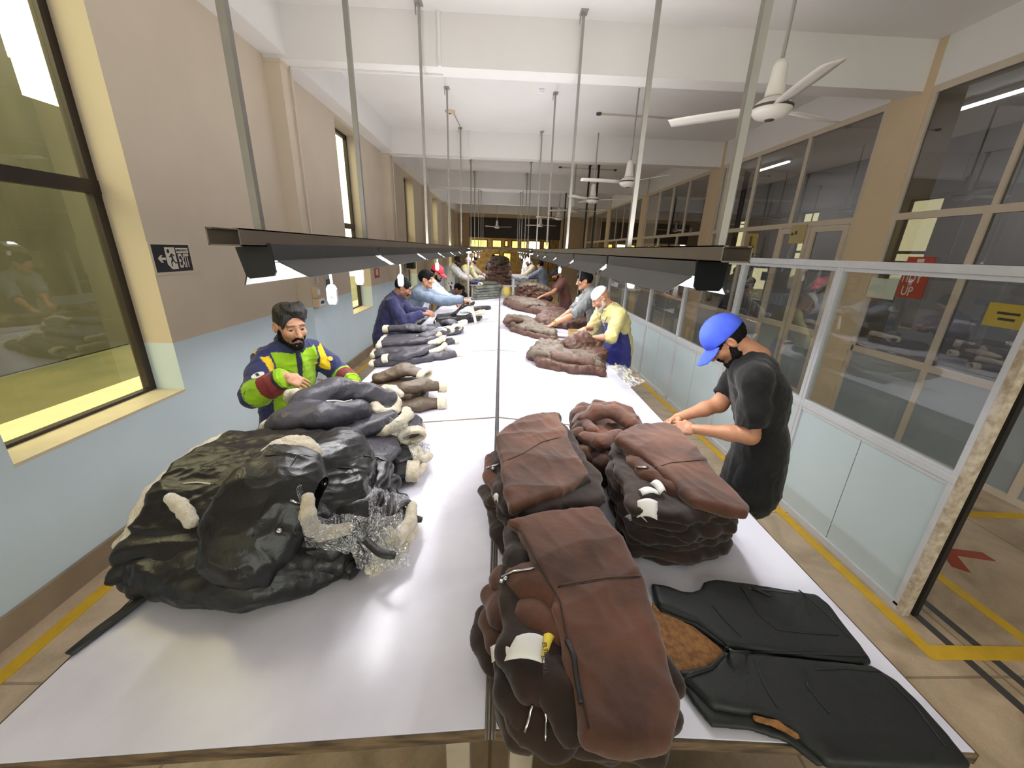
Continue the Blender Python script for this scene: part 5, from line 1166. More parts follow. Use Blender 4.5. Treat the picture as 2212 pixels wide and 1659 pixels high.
class Person:
    def __init__(P, label, xy, F, H=1.7, lean=10, hl=None, hr=None, head=(0, 35), tone=(178, 128, 98), name='person', h=.011, pel=.93, seat=False, twist=0, fat=1.0, hh=None, group=None, beard=0.0, eyes='down', elb=(0.0, -.35), cat='person', handrot=None, hunch=0.0, thin=1.0):
        s = P.s = H/1.72; P.h = h; P.F = F = nrm((F[0], F[1], 0)); U = np.array([0, 0, 1.]); P.R = R = np.array([F[1], -F[0], 0])
        th = math.radians(lean); P.T = T = U*math.cos(th)+F*math.sin(th); P.Ft = F*math.cos(th)-U*math.sin(th)
        P.root = empty(name, (xy[0], xy[1], 0)); P.off = np.array([xy[0], xy[1], 0]); tag(P.root, label, cat, group)
        P.fat = fat; P.seat = seat
        P.pel = np.array([xy[0], xy[1], pel*s]) - F*.05
        up_ = P.pel+T*.30*s; th2 = math.radians(lean+hunch); T2 = U*math.cos(th2)+F*math.sin(th2); P.T2 = T2
        P.neck = up_+T2*.215*s; P.chest = up_; P.waist = P.pel+T*.14*s
        tw = math.radians(twist); Rt = R*math.cos(tw)+F*math.sin(tw); P.Rt = Rt
        P.sh = {'R': up_+T2*.15*s+Rt*.185*s, 'L': up_+T2*.15*s-Rt*.185*s}
        hy, hp = math.radians(head[0]), math.radians(head[1])
        hf0 = F*math.cos(hy)+R*math.sin(hy); P.Hf = hf0*math.cos(hp)-U*math.sin(hp); P.Hr = np.cross(hf0, U); P.Hu = np.cross(P.Hr, P.Hf)
        P.hs = (hh or .232)/.232*1.02
        P.head = P.neck+nrm(T2*.6+U*.4)*.055*s+P.Hu*.10*P.hs+P.Hf*.025
        P.arm = {}
        for sd, tg in (('R', hr), ('L', hl)):
            q = 1 if sd == 'R' else -1; S0 = P.sh[sd]; l1, l2 = .295*s, .265*s
            tg = S0+R*q*.08*s-U*.5*s+F*.05 if tg is None else np.array(tg, float)
            d = tg-S0; L = np.linalg.norm(d)
            if L > (l1+l2)*.985: k_ = L/((l1+l2)*.985); l1 *= k_; l2 *= k_
            a = (l1*l1-l2*l2+L*L)/(2*L); hgt = math.sqrt(max(l1*l1-a*a, 1e-6)); dn = d/L
            pole = R*q*(.45+elb[0])-U*1.0+F*elb[1]; pole -= dn*(pole@dn); pole = nrm(pole)
            P.arm[sd] = (S0, S0+dn*a+pole*hgt, tg)
        P.leg = {}
        for q, sd in ((1, 'R'), (-1, 'L')):
            hip = P.pel+R*q*.09*s-U*.04
            if seat: kn = hip+F*.40*s-U*.02; an = kn-U*.42*s+F*.02
            else: an = np.array([*(P.off+R*q*.10*s)[:2], .08]); kn = (hip+an)/2+F*.03
            P.leg[sd] = (hip, kn, an)
        P.tone = lin(*tone); P.beardv = beard; P.eyes = eyes; P.parts = []; P.handrot = handrot or {}; P.thin = thin
        P.curl = {'R': .55, 'L': .55}; ALLP.append(P)
    def torso(P, s, e=0.0, k=.05, low=True):
        t = P.T; f = P.fat; q = P.s
        ch = [P.pel-t*.03*q, P.waist, P.chest, P.chest+P.T2*.10*q]; r = [.162*f, .150*f, .172, .150]
        s.chain(ch, [a*q+e for a in r], k, (P.Ft, .68+.06*(f-1)*3))
        s.cap(P.sh['L']*.92+P.sh['R']*.08, P.sh['R']*.92+P.sh['L']*.08, .058*q+e, k=k)
        s.cap(P.neck-P.T2*.06*q, P.neck+P.T2*.0*q, .085*q+e, .062*q+e, k=.04)
    def limb(P, s, sd, e=0.0, t0=0.0, t1=2.0, k=.03, loose=0.0):
        a, b, c = P.arm[sd]; q = P.s
        def pt(t): return a+(b-a)*t if t <= 1 else b+(c-b)*(t-1)
        def rad(t): return ((.056-.012*t) if t <= 1 else (.045-.018*(t-1)))*q+e+loose*min(t, 1.2)
        ts = [t0]+[x for x in (.5, 1.0, 1.35) if t0 < x < t1]+[t1]
        s.chain([pt(x) for x in ts], [rad(x) for x in ts], k); return pt(t1), rad(t1)
    def tow(P, v): return v*P.hs@np.stack([P.Hr, P.Hf, P.Hu])+P.head
    def body(P, hh=None, hands=True):
        s = SDF(); P.torso(s)
        for sd in 'RL':
            P.limb(s, sd); hip, kn, an = P.leg[sd]; s.chain([hip, kn, an], [.085*P.s, .06*P.s, .042*P.s], .03)
            s.cap(an-np.array([0, 0, .035]), an-np.array([0, 0, .045])+P.F*.13, .035, .03, .03)
        s.cap(P.neck-P.T2*.03, P.head-P.Hu*.06-P.Hf*.03, .058*P.s, .054*P.s, .03)
        v, f = s.mesh(P.h, 1); V = [v]; Fc = [f]; C = [np.tile(P.tone, (len(v), 1))]; n = len(v)
        hv, hf, hc = head_mesh(hh or P.h*.4, P.beardv, P.thin, P.eyes, P.tone); V.append(P.tow(hv)); Fc.append(hf+n); C.append(hc); n += len(hv)
        if hands:
            for sd in 'RL':
                gv, gf, gc = P.hand(sd, max(.0028, P.h*.33)); V.append(gv); Fc.append(gf+n); C.append(gc); n += len(gv)
        P._mk('body', np.concatenate(V), np.concatenate(Fc), M_skin, np.concatenate(C)); return P
    def hand(P, sd, h):
        a, b, c = P.arm[sd]; fore = nrm(c-b); q = -1 if sd == 'R' else 1
        D, N = P.handrot.get(sd, (None, None)); D = nrm(D) if D is not None else nrm(fore*.7+P.F*.3-np.array([0, 0, .25])); N = np.array(N, float) if N is not None else np.array([0, 0, -1.])
        zb = nrm(-(N-D*(N@D))); xb = np.cross(D, zb); B = np.stack([xb, D, zb]); cu = P.curl[sd]
        s = SDF(); s.cap((0, -.03, 0), (0, .02, 0), .025, .027, .02, ((0, 0, 1), .75)); s.box((0, .048, 0), (.038, .042, .0145), None, .013, .012)
        bx = [-.032, -.0105, .011, .031] if q > 0 else [.032, .0105, -.011, -.031]     # little .. index seen from the thumb side
        bx = [x*1 for x in bx]; ln = [.055, .070, .075, .067]; y0 = [.080, .087, .089, .085]
        for i in range(4):
            p = np.array([bx[i], y0[i], -.001]); an = .15+cu*.35*(1+.22*(3-i)); L_ = [ln[i]*.45, ln[i]*.32, ln[i]*.25]; rr = [.0084, .0076, .0068, .0060]
            sp = bx[i]*4.5
            pts = [p-np.array([0, .02, 0]), p]
            for j in range(3):
                p = p+L_[j]*np.array([sp*math.cos(an)*.6, math.cos(an), -math.sin(an)]); pts.append(p); an += cu*(.75, .65, .3)[j]
            s.chain(pts, [.0092]+rr, .0025)
        tx = q; s.chain([(tx*.022, .015, -.004), (tx*.042, .040, -.014), (tx*(.046-.012*cu), .068, -.022-.012*cu), (tx*(.040-.025*cu), .090, -.026-.018*cu)], [.014, .012, .0098, .0075], .008)
        v, f = s.mesh(h, 1); cc = np.tile(P.tone, (len(v), 1))*1.0
        return v*P.s@B+c, f, cc
    def _mk(P, name, v, f, m, col=None, parent=None):
        o = from_arrays(name, v-P.off, f, m, P.root if parent is None else parent, col=col); return o
    def cloth(P, name, s, col, h=None, fold=(9, .007), seed=0, m=None, dirv=None, sm=1, colf=None, extra=()):
        v, f = s.mesh(h or P.h, sm)
        for q in extra:
            v2, f2 = q.mesh((h or P.h)*.7, sm); f = np.concatenate([f, f2+len(v)]); v = np.concatenate([v, v2])
        if fold:
            amp = fold[1]; v = disp(v, f, lambda p: amp*1.25*folds(p, fold[0], dirv if dirv is not None else nrm(P.R*.6+P.T), 2.5, seed)); v = disp(v, f, lambda p: amp*.55*folds(p, fold[0]*2.3, P.R, 2, seed+3))
        c = colf(v) if colf else (np.tile(lin(*col), (len(v), 1)) if col is not None else None)
        return P._mk(name, v, f, m or M_cloth, c)
    def shirt(P, col, e=.016, sl=(2.0, 2.0), length=.0, k=.05, flare=.03, name='shirt', seed=0, fold=(9, .007), colf=None, h=None, loose=.006):
        s = SDF(); P.torso(s, e)
        if length > 0:
            b = P.pel-np.array([0, 0, length*P.s]); s.cap(P.pel, b, .165*P.fat*P.s+e, .165*P.fat*P.s+e+flare, .05, (P.F, .75))
        EX = []
        for sd, t in zip('RL', sl):
            P.limb(s, sd, e*.85, .0, t-.14, .035, loose); a, b, c = P.arm[sd]
            pt = lambda u: a+(b-a)*u if u <= 1 else b+(c-b)*(u-1)
            q = SDF(); p, rr = P.limb(q, sd, e*.85, max(t-.32, 0), t, .01, loose); d = nrm(pt(t)-pt(t-.06)); pp = np.cross(d, (0.3, .2, 1.)); pp = nrm(pp)
            q.cap(p, p+d*.04, rr, rr, .01); q.box(p+d*.10, (.1, .3, .3), np.stack([d, pp, np.cross(d, pp)], 1), op=-1, k=.004); q.cap(p-d*.015, p+d*.12, rr*.80, rr*.84, .004, op=-1); EX.append(q)
        s.cap(P.neck+P.T2*.045*P.s, P.neck+P.T2*.15, .055*P.s, .065, .006, op=-1)
        return P.cloth(name, s, col, h, fold, seed, colf=colf, extra=EX)
    def trousers(P, col, e=.014, seed=5, loose=.012, name='trousers'):
        s = SDF(); s.cap(P.pel+P.T*.03, P.pel-P.T*.06*P.s, .16*P.fat*P.s+e*.6, .15*P.s+e*.6, .04, (P.F, .7))
        for sd in 'RL': hip, kn, an = P.leg[sd]; s.chain([hip, kn, an], [.092*P.s+e, .066*P.s+e+loose, .05*P.s+e+loose], .035)
        P.cloth(name, s, col, max(P.h, .014), (6, .008), seed)
        for sd in 'RL':
            an = P.leg[sd][2]; q = SDF(); q.cap(an-np.array([0, 0, .035])-P.F*.03, an-np.array([0, 0, .04])+P.F*.15, .042, .036, .02); q.box(an+np.array([0, 0, -.10])+P.F*.05, (.3, .3, .022), op=-1, k=.002)
            v, f = q.mesh(max(P.h*.8, .012), 1); P._mk('shoe', v, f, M_shoe)
    def collar(P, m=None, col=None, r=.016, rad=.066, open_=.5):
        s = SDF(); pts = []
        for i in range(13):
            a = open_+(2*PI-2*open_)*i/12; pts.append(P.neck+P.T2*(.035-.028*math.cos(a)**1)*P.s*1.0+(P.Ft*math.cos(a)*1.05+P.Rt*math.sin(a))*rad*P.s)
        s.chain(pts, r, .01, (P.T2, 1.25)); return P.cloth('collar', s, col, min(P.h, .007), None, m=m)
    def on_head(P, name, s, h, m, noise=None, parent=None):
        v, f = s.mesh(h, 1)
        if noise: v = disp(v, f, lambda p: noise[1]*folds(p, noise[0], noise[2] if len(noise) > 2 else (0, .3, 1), 4, 3))
        return P._mk(name, P.tow(v), f, m)
    def hair(P, style='short', m=None, h=None):
        return P.on_head('hair', hair_sdf(style), h or P.h*.42, m or M_hair, (55, .003) if style != 'buzz' else (90, .001))
    def beard(P, m=None, h=None, long=0.0, full=True):
        s = SDF(); e = (.0045 if full == True else .0045) if full else .001
        for q in (-1, 1):
            if not full: s.cap((q*.004, .0985, -.044), (q*.027, .086, -.062), .0062, .006, k=.006); continue
            s.cap((q*.058*P.thin, .004, -.03), (q*.052*P.thin, .012, -.065), .016+e*.4, .018+e, k=.012); s.cap((q*.050*P.thin, .012, -.068), (q*.014, .070, -.1), .0185+e, .018+e, k=.012)
            s.cap((q*.004, .0985, -.044), (q*.027, .086, -.062), .0058+e*.25, .006+e*.2, k=.006)
        if full: s.ell((0, .078, -.097-long*.5), (.024, .018+e, .020+e+long), k=.015); s.cap((-.012, .088, -.079), (.012, .088, -.079), .005, k=.006)
        return P.on_head('beard', s, h or P.h*.4, m or M_hair, (70, .003))
    def baseball(P, m, h=None):
        s = SDF(); s.ell((0, -.010, .044), (.091, .112, .103), k=.01); s.box((0, 0, -.07), (.2, .2, .095), k=.004, op=-1); s.box((0, .12, -.006), (.2, .09, .03), k=.004, op=-1)
        o = P.on_head('cap_crown', s, h or P.h*.4, m, None)
        q = SDF(); q.slab([(-.078, .040), (-.082, .09), (-.070, .145), (-.04, .180), (0, .190), (.04, .180), (.070, .145), (.082, .09), (.078, .040), (.05, .07), (0, .085), (-.05, .07)], lambda x, y: .034-6.0*x*x-.30*(y-.09), .008, .004, zlo=-.06, zhi=.06); P.on_head('cap_brim', q, .003 if P.h < .012 else P.h*.35, m)
        b = SDF(); b.ell((0, -.01, .1475), (.008, .008, .004)); P.on_head('cap_button', b, .003, m)
        return o
    def skullcap(P, m, h=None, tall=0.0):
        s = SDF(); s.ell((0, -.012, .044+tall*.4), (.083, .103, .084+tall), k=.01); s.box((0, 0, -.062), (.2, .2, .095), np.array([[1, 0, 0], [0, .97, -.24], [0, .24, .97]]).T, k=.004, op=-1)
        return P.on_head('skullcap', s, h or P.h*.42, m, (30, .0025, (1, 0, 0)))
    def turban(P, m, h=None):
        s = SDF(); s.ell((0, -.014, .05), (.094, .112, .088), k=.01); s.chain([(-.08, .02, .02), (-.04, .085, .045), (.03, .09, .06), (.085, .02, .07)], .022, .02); s.chain([(.085, .01, .01), (.05, .082, .035), (-.03, .09, .065), (-.08, .01, .08)], .02, .02); s.box((0, .02, -.10), (.2, .2, .10), k=.01, op=-1)
        return P.on_head('head_wrap', s, h or P.h*.42, m, (26, .004, (1, 0, 0)))

# ---- the man in the blue cap (near right)
P = Person('person in black t-shirt and blue baseball cap working at the near right table', (1.42, 1.90), (-.87, .42), 1.69, 12, hl=(1.06, 1.86, 1.02), hr=(1.02, 1.98, 1.03), head=(-4, 54), tone=(176, 124, 94), h=.009, hunch=16, beard=1, elb=(-.38, -.9), fat=.96,
           handrot={'L': ((-.95, .3, -.05), (.2, .6, -.6)), 'R': ((-.8, -.45, -.1), (.1, -.6, -.6))})
P.curl = {'L': .85, 'R': .9}; P.body(.0034); P.hair('capped'); P.beard(); P.baseball(M_cap_blue)
P.shirt((20, 20, 21), .014, (.80, .80), .24, seed=3, fold=(7, .006), name='t_shirt'); P.trousers((20, 20, 26), .002)
cg = SDF(); cg.chain([P.neck+P.T2*.012+(P.Ft*math.cos(a)*1.05+P.Rt*math.sin(a))*.068 for a in np.linspace(0, 2*PI, 14)], .007, .004); P.cloth('neckband', cg, (34, 33, 34), .005, None)
# ---- the young man in the lime and navy jersey (near left)
LIME, NAVY, YEL, MAR = lin(150, 196, 30), lin(48, 52, 96), lin(232, 196, 30), lin(122, 44, 40)
P = Person('young person in lime green and navy sports jersey lifting a charcoal jacket', (-1.41, 2.50), (.84, -.54), 1.53, 15, hl=(-.98, 2.5, 1.02), hr=(-1.185, 2.10, 1.185), head=(8, 10), tone=(200, 148, 116), h=.009, hunch=6, beard=1, eyes='open', elb=(.5, -.5), thin=.96, hh=.24,
           handrot={'R': ((.80, .22, -.50), (-.3, .6, -.7))})
P.curl = {'R': .5, 'L': .6}
def jersey(v):
    d = v-P.neck; lat = d@P.Rt; fr = d@P.Ft; z = d@P.T2; c = np.tile(NAVY, (len(v), 1))
    lime = (np.abs(lat) < .14) & (fr > -.045) & (z < .012); c[lime] = LIME
    plk = (np.abs(lat) < .017) & (fr > -.03) & (z > -.22); c[plk] = lin(38, 40, 62)
    for sd in 'RL':
        a, b, e_ = P.arm[sd]; q = 1 if sd == 'R' else -1
        yl = (lat*q > .155) & (lat*q < .205) & (z < -.0) & (z > -.14) & (fr > -.05); c[yl] = YEL
        ab = e_-b; t = ((v-b)@ab)/(ab@ab); dist = np.linalg.norm(v-b-np.clip(t, -.3, 1)[:, None]*ab, axis=1); near = dist < .085
        side = (v-b)@nrm(np.cross(ab, P.T))
        c[near & (t > -.02) & (t < .40)] = LIME; c[near & (t >= .40) & (t < .76)] = MAR; c[near & (t >= .76) & (t < .84)] = lin(36, 34, 44); c[near & (t >= .84)] = LIME
    return c
P.body(.0026); P.hair('boy', m=mat('swept_hair_highlights', srgb(16, 14, 14), .42, col2=srgb(58, 54, 52), vscale=55, stretch=(1, 1, .25), bump=.9, bscale=90, detail=3), h=.003); P.beard(h=.0032, full=.5)  # grey strand highlights are painted into the hair colour
js = P.shirt(None, .018, (1.93, 1.93), .16, seed=11, fold=(7, .007), colf=jersey, h=.0065, name='sports_jersey', loose=.012); P.collar(M_cloth, (46, 50, 80), .02, .078, .45); P.trousers((52, 54, 70))
JP = P
SJ = Surf(); SJ.t.append(BVHTree.FromPolygons([tuple(js.matrix_local @ v.co+Vector(P.off)) for v in js.data.vertices], [tuple(p.vertices) for p in js.data.polygons]))
def on_jersey(px, py, body, size, m, rot=0.0, sx=1.0, lift=.009):
    p, n = SJ.on(px, py, lift); q = n.to_track_quat('Z', 'Y').to_matrix().to_4x4()
    upv = Vector(P.T2); z = n; x = upv.cross(z).normalized(); y = z.cross(x); Mx = Matrix((x, y, z)).transposed() @ Matrix.Rotation(rot, 3, 'Z')
    t = text('print', body, size, m, P.root, tuple(p-Vector(P.off)), Mx.to_euler(), .0006, bold=.0008, sx=sx); return t
M_ink = mat('dark_print', srgb(46, 40, 40), 0.6); M_inkr = mat('maroon_print', srgb(128, 44, 38), 0.6); M_inkw = mat('white_print', srgb(226, 226, 228), 0.6); M_inky = mat('yellow_print', srgb(226, 184, 70), 0.6)
on_jersey(627, 806, 'DX', .03, M_ink, .1); on_jersey(682, 822, 'RA', .085, M_inkr, .05, .9)
def patch(px, py, r, m, name, ry=1.0):
    p, n = SJ.on(px, py, .006); g = Geo(); z = n; x = Vector(P.T2).cross(z).normalized(); y = z.cross(x)
    pts = [p+x*r*math.cos(a)+y*r*ry*math.sin(a) for a in np.linspace(0, 2*PI, 21)[:-1]]; g._add([tuple(q-Vector(P.off)) for q in pts], [tuple(range(20))]); return g.build(name, m, P.root, solid=.001)
patch(558, 812, .034, M_inkw, 'round_badge'); on_jersey(557, 812, '3085', .02, M_ink, .5)
patch(681, 783, .017, M_inky, 'crest_ribbon', .4); patch(687, 793, .014, M_ink, 'crest', 1.2); patch(713, 775, .017, M_inky, 'sleeve_logo', 1.0)
# ---- the others along the left table
def worker(label, xy, F, H, lean, hl, hr, head, shirt_, style, tone=(172, 122, 92), h=.013, hunch=10, beard=1, trous=(70, 70, 80), sl=(2, 2), length=.16, collar=True, fat=1.0, full=True, long=0.0, bm=None, hair=True, seat=False, seed=0, pel=.93, curl=.7, fold=(8, .008), group=None, twist=0, elb=(0, -.2), eyes='down'):
    P = Person(label, xy, F, H, lean, hl=hl, hr=hr, head=head, tone=tone, h=h, hunch=hunch, beard=beard*.7, fat=fat, seat=seat, pel=pel, group=group, twist=twist, elb=elb, eyes=eyes)
    P.curl = {'R': curl, 'L': curl}; P.body(max(.0045, h*.4), hands=True)
    if style == 'short' or style == 'buzz': P.hair(style)
    elif style == 'skull': P.skullcap(M_cap_white)
    elif style == 'turban': P.turban(M_cap_blk)
    elif style == 'red': P.hair('capped'); P.baseball(M_cap_red)
    if beard: P.beard(bm, full=full, long=long)
    P.shirt(shirt_, .018, sl, length, seed=seed, fold=fold)
    if collar: P.collar(M_cloth, shirt_, .016, .072, .35)
    P.trousers(trous); return P
worker('person with cropped hair in dark blue shirt trimming a grey jacket with both hands', (-1.43, 5.0), (1, .06), 1.57, 18, (-.93, 4.97, 1.13), (-.95, 4.82, 1.12), (-8, 28), (44, 46, 84), 'buzz', (150, 104, 80), .012, beard=1, full=False, seed=2, fold=(8, .009), fat=1.05)
worker('young person in grey-blue shirt reaching far over the left table', (-1.38, 5.95), (1, -.08), 1.66, 32, (-.55, 5.85, 1.19), (-.52, 5.66, 1.20), (0, 8), (112, 126, 144), 'short', (186, 136, 106), .013, beard=0, seed=4, hunch=6)
worker('person in white kameez and red baseball cap on the left side', (-1.36, 7.0), (1, 0), 1.67, 24, (-.75, 7.1, .98), (-.78, 6.9, .98), (0, 22), (214, 214, 218), 'red', (150, 104, 80), .015, seed=6)
worker('person in grey shirt crouching low past the end of the left table', (-1.42, 10.1), (1, -.2), 1.66, 35, (-.8, 10.1, .55), (-.8, 9.8, .55), (0, 35), (112, 116, 130), 'short', h=.017, beard=0, pel=.45, seat=True, seed=8)
worker('person in white shirt and dark head wrap standing left of the far tables', (-1.5, 12.3), (1, -.1), 1.70, 14, (-.95, 12.4, 1.0), (-.95, 12.1, 1.0), (0, 30), (226, 226, 228), 'turban', (140, 98, 76), .02, seed=9, length=.3)
Pv = worker('person in yellow vest and white cap looking up towards the camera', (-1.13, 13.0), (.75, -.65), 1.66, 16, (-.7, 12.75, .98), (-.85, 12.5, .98), (5, -2), (206, 196, 168), 'skull', (188, 140, 110), .018, seed=10, length=.3, full=False, eyes='open')
s = SDF(); Pv.torso(s, .034); s.cap(Pv.neck+Pv.T2*.02, Pv.neck+Pv.T2*.15, .075, .085, .006, op=-1); Pv.cloth('yellow_vest', s, (222, 214, 120), .02, None)
worker('person in beige clothes seated at the far left tables', (-1.2, 15.6), (1, -.1), 1.66, 16, (-.7, 15.5, 1.0), (-.7, 15.2, 1.0), (0, 25), (168, 156, 138), 'short', h=.024, seed=12, beard=1)
worker('person in dark clothes with back turned beyond the tall far stack', (-.35, 18.9), (.2, 1), 1.68, 8, None, None, (0, 10), (52, 52, 62), 'short', h=.028, seed=13, beard=0)
# ---- along the right table
Po = worker('elderly person in pale yellow kameez, white skullcap and navy apron, grey beard, stitching', (1.40, 4.50), (-.93, -.36), 1.62, 17, (1.0, 4.22, 1.0), (1.02, 4.55, 1.04), (24, 38), (214, 206, 142), 'skull', (190, 138, 112), .011, hunch=22, beard=1, long=.02, bm=M_greyhair, seed=14, sl=(1.18, 1.18), length=.38, trous=(206, 198, 140), fold=(8, .009), elb=(.15, .0))
s = SDF(); Po.torso(s, .030); s.cap(Po.pel, Po.pel-np.array([0, 0, .36]), .20, .20, .05, (Po.F, .75)); s.box(Po.chest-Po.Ft*.37, (.36, .8, .9), np.stack([Po.Ft, Po.R, Po.T], 1), op=-1, k=.004); s.box(Po.neck+Po.T2*.02, (.3, .4, .17), np.stack([Po.Ft, Po.R, Po.T], 1), op=-1, k=.01)
for q in (-1, 1): s.cap(Po.sh['R' if q > 0 else 'L']-Po.T*.06+Po.R*q*.03, Po.sh['R' if q > 0 else 'L']-Po.T*.2+Po.R*q*.06, .10, .07, .01, op=-1)
Po.cloth('apron', s, None, .012, (7, .006), 3, m=M_nylon)
g = Geo(); ap = [Po.chest+Po.T2*.08+Po.Ft*.15+Po.R*q*.05 for q in (-1, 1)]; mid = [Po.neck+Po.T2*.03+Po.R*q*.085 for q in (-1, 1)]
g.tube([tuple(ap[0]-Po.off), tuple(mid[0]-Po.off), tuple(Po.neck+Po.T2*.05-Po.Ft*.08-Po.off), tuple(mid[1]-Po.off), tuple(ap[1]-Po.off)], .004, 6); g.build('apron_string', M_ink, Po.root)
g = Geo()
for q in (-1, 1):
    c_ = np.array([q*.032, .098, .004]); pts = [Po.tow((c_+np.array([.019*math.cos(a), 0, .014*math.sin(a)]))[None])[0]-Po.off for a in np.linspace(0, 2*PI, 17)]; g.tube([tuple(p) for p in pts], .0014, 5, False)
    g.tube([tuple(Po.tow(np.array([[q*.051, .096, .006]]))[0]-Po.off), tuple(Po.tow(np.array([[q*.078, .0, .012]]))[0]-Po.off)], .0014, 5)
g.tube([tuple(Po.tow(np.array([[-.013, .1, .006]]))[0]-Po.off), tuple(Po.tow(np.array([[.013, .1, .006]]))[0]-Po.off)], .0014, 5); g.build('spectacles', M_chrome, Po.root, True)
def watch(P, sd):
    a, b, c = P.arm[sd]; d = nrm(c-b); p = c-d*.035-P.off; u = nrm(np.cross(d, (0, 0, 1))); w_ = np.cross(u, d); g = Geo()
    g.tube([tuple(p+(u*math.cos(t)+w_*math.sin(t))*.034*P.s) for t in np.linspace(0, 2*PI, 18)], .006, 6, False); g.lathe([(0, .0), (.015, .0), (.015, -.008), (0, -.01)], tuple(p+w_*.036*np.sign(w_[2])), 14); g.build('wrist_watch', M_gold, P.root, True)
watch(Po, 'L')
Pg = worker('person with black hair in grey rolled-sleeve shirt pressing a folded jacket', (1.38, 5.55), (-1, .06), 1.69, 16, (.72, 5.1, .99), (.86, 5.42, 1.02), (5, 14), (112, 114, 116), 'short', (178, 128, 98), .012, hunch=12, beard=0, seed=16, sl=(1.12, 1.12), length=.12, trous=(60, 64, 110), fold=(8, .009))
watch(Pg, 'L')
worker('bearded person in maroon short-sleeved kameez and black head wrap', (1.42, 8.75), (-1, -.05), 1.60, 14, (.86, 8.2, 1.0), (.98, 8.75, 1.0), (0, 32), (104, 64, 56), 'turban', (168, 118, 90), .015, hunch=10, beard=1, seed=18, sl=(.7, .7), length=.35, collar=True)
worker('person in grey suit jacket seen from behind at the far right', (1.35, 12.6), (-.8, .6), 1.62, 10, (.8, 12.9, 1.05), (1.0, 13.1, 1.05), (0, 15), (108, 116, 132), 'short', h=.019, beard=0, seed=20, length=.2)
worker('person in cream kameez and tall white cap bending over the far right table', (1.15, 14.2), (-1, -.4), 1.70, 14, (.6, 13.9, 1.0), (.7, 14.2, 1.0), (0, 30), (196, 186, 164), 'skull', (140, 98, 76), .022, seed=22, length=.35)
worker('person in long white robe standing beyond the tall far stack', (1.2, 17.5), (-.7, -.7), 1.72, 5, None, None, (0, 20), (232, 232, 236), 'short', h=.026, seed=24, length=.6, beard=1)
worker('person in grey clothes far behind near the yellow windows', (1.2, 20.3), (-1, 0), 1.68, 8, None, None, (0, 20), (120, 118, 120), 'short', h=.03, seed=26, length=.4, beard=1)
# ------------------------------------------------------------------ signs, sockets and other wall fittings
M_sgn = mat('dark_sign', srgb(34, 36, 40), 0.3); M_sgw = mat('pale_sign_print', srgb(206, 200, 186), 0.5); M_red2 = mat('red_sign', srgb(168, 52, 36), 0.4)
LW = (PI/2, 0, PI/2); RW = (PI/2, 0, -PI/2)
def flat(g, poly, x, t=0.001):           # polygon in (y, z) on a wall plane
    g.prism(poly, x, x+t, 'x'); return g
r = empty('exit_sign', (XL, 3.0, 1.765)); tag(r, 'dark emergency exit sign with left arrow and running figure beside the yellow window', 'exit sign')
g = Geo(); g.box(0.001, 0.007, -0.185, 0.185, -0.11, 0.11); g.build('acrylic_plate', mat('clear_acrylic', srgb(208, 198, 178), 0.15), r)
g = Geo(); g.box(0.007, 0.0085, -0.165, 0.165, -0.092, 0.092); g.build('dark_face', M_sgn, r)
g = Geo(); flat(g, [(-.135, 0), (-.108, .022), (-.09, .022), (-.108, .006), (-.068, .006), (-.068, -.010), (-.108, -.010), (-.092, -.028), (-.11, -.028)], .0086); g.build('arrow', M_sgw, r)
g = Geo(); flat(g, [(-.062, .075), (.026, .075), (.026, -.075), (-.03, -.075), (-.062, -.04)], .0086); g.build('door_symbol', M_sgw, r)
g = Geo(); flat(g, [(-.036+.011*math.cos(a), .048+.014*math.sin(a)) for a in np.linspace(0, 2*PI, 13)[:-1]], .0098)
flat(g, [(-.022, .03), (-.004, .032), (.014, .016), (.008, .012), (-.006, .022), (-.003, -.01), (.012, -.028), (.03, -.026), (.03, -.034), (.008, -.038), (-.010, -.018), (-.022, -.03), (-.024, -.056), (-.032, -.056), (-.03, -.026), (-.018, -.004), (-.02, .012), (-.034, .004), (-.038, .010), (-.024, .02)], .0098); g.build('running_figure', M_sgn, r)
g = Geo(); flat(g, [(.036, .07), (.152, .07), (.152, .036), (.036, .036)], .0086); g.build('caption_band', M_sgw, r)
text('caption', 'EMERGENCY', .021, M_sgn, r, (.0105, .094, .053), LW, .0003, sx=.95, bold=.0004); text('caption', 'EXIT', .135, M_sgw, r, (.0092, .094, -.024), LW, .0004, sx=.36, bold=.0025)
r = empty('poster', (XL, 7.78, 1.47)); tag(r, 'narrow red-brown poster with white panels on the left wall by the second window', 'poster')
g = Geo(); g.box(0.001, 0.006, -.15, .15, -.16, .16); g.build('board', M_red2, r)
g = Geo(); g.box(.006, .007, -.09, .09, .03, .13); g.box(.006, .007, -.07, .07, -.11, .0); g.build('white_panels', M_sgw, r)
r = empty('socket_box', (XL+.156, 4.79, 1.235)); tag(r, 'cream electrical socket box with switches on the first left column', 'socket box')
g = Geo(); g.box(0.0, .07, -.095, .085, -.055, .045); g.build('box', M_beige, r, bevel=.004)
g = Geo(); g.box(.07, .076, -.055, .075, -.042, .034); g.build('face_plate', M_wplast, r); g = Geo()
for y in (-.03, 0.0, .03): g.box(.076, .082, y-.009, y+.009, -.02, .012)
g.build('switches', M_ring, r)
r = empty('breaker_box', (XL+.156, 4.765, 1.33)); tag(r, 'small beige breaker box under the conduit on the first left column', 'breaker box'); g = Geo(); g.box(0, .055, -.045, .035, -.045, .075); g.build('box', M_beige, r, bevel=.004); g = Geo(); g.box(.055, .062, -.02, .03, -.01, .05); g.build('cover', M_wplast, r)
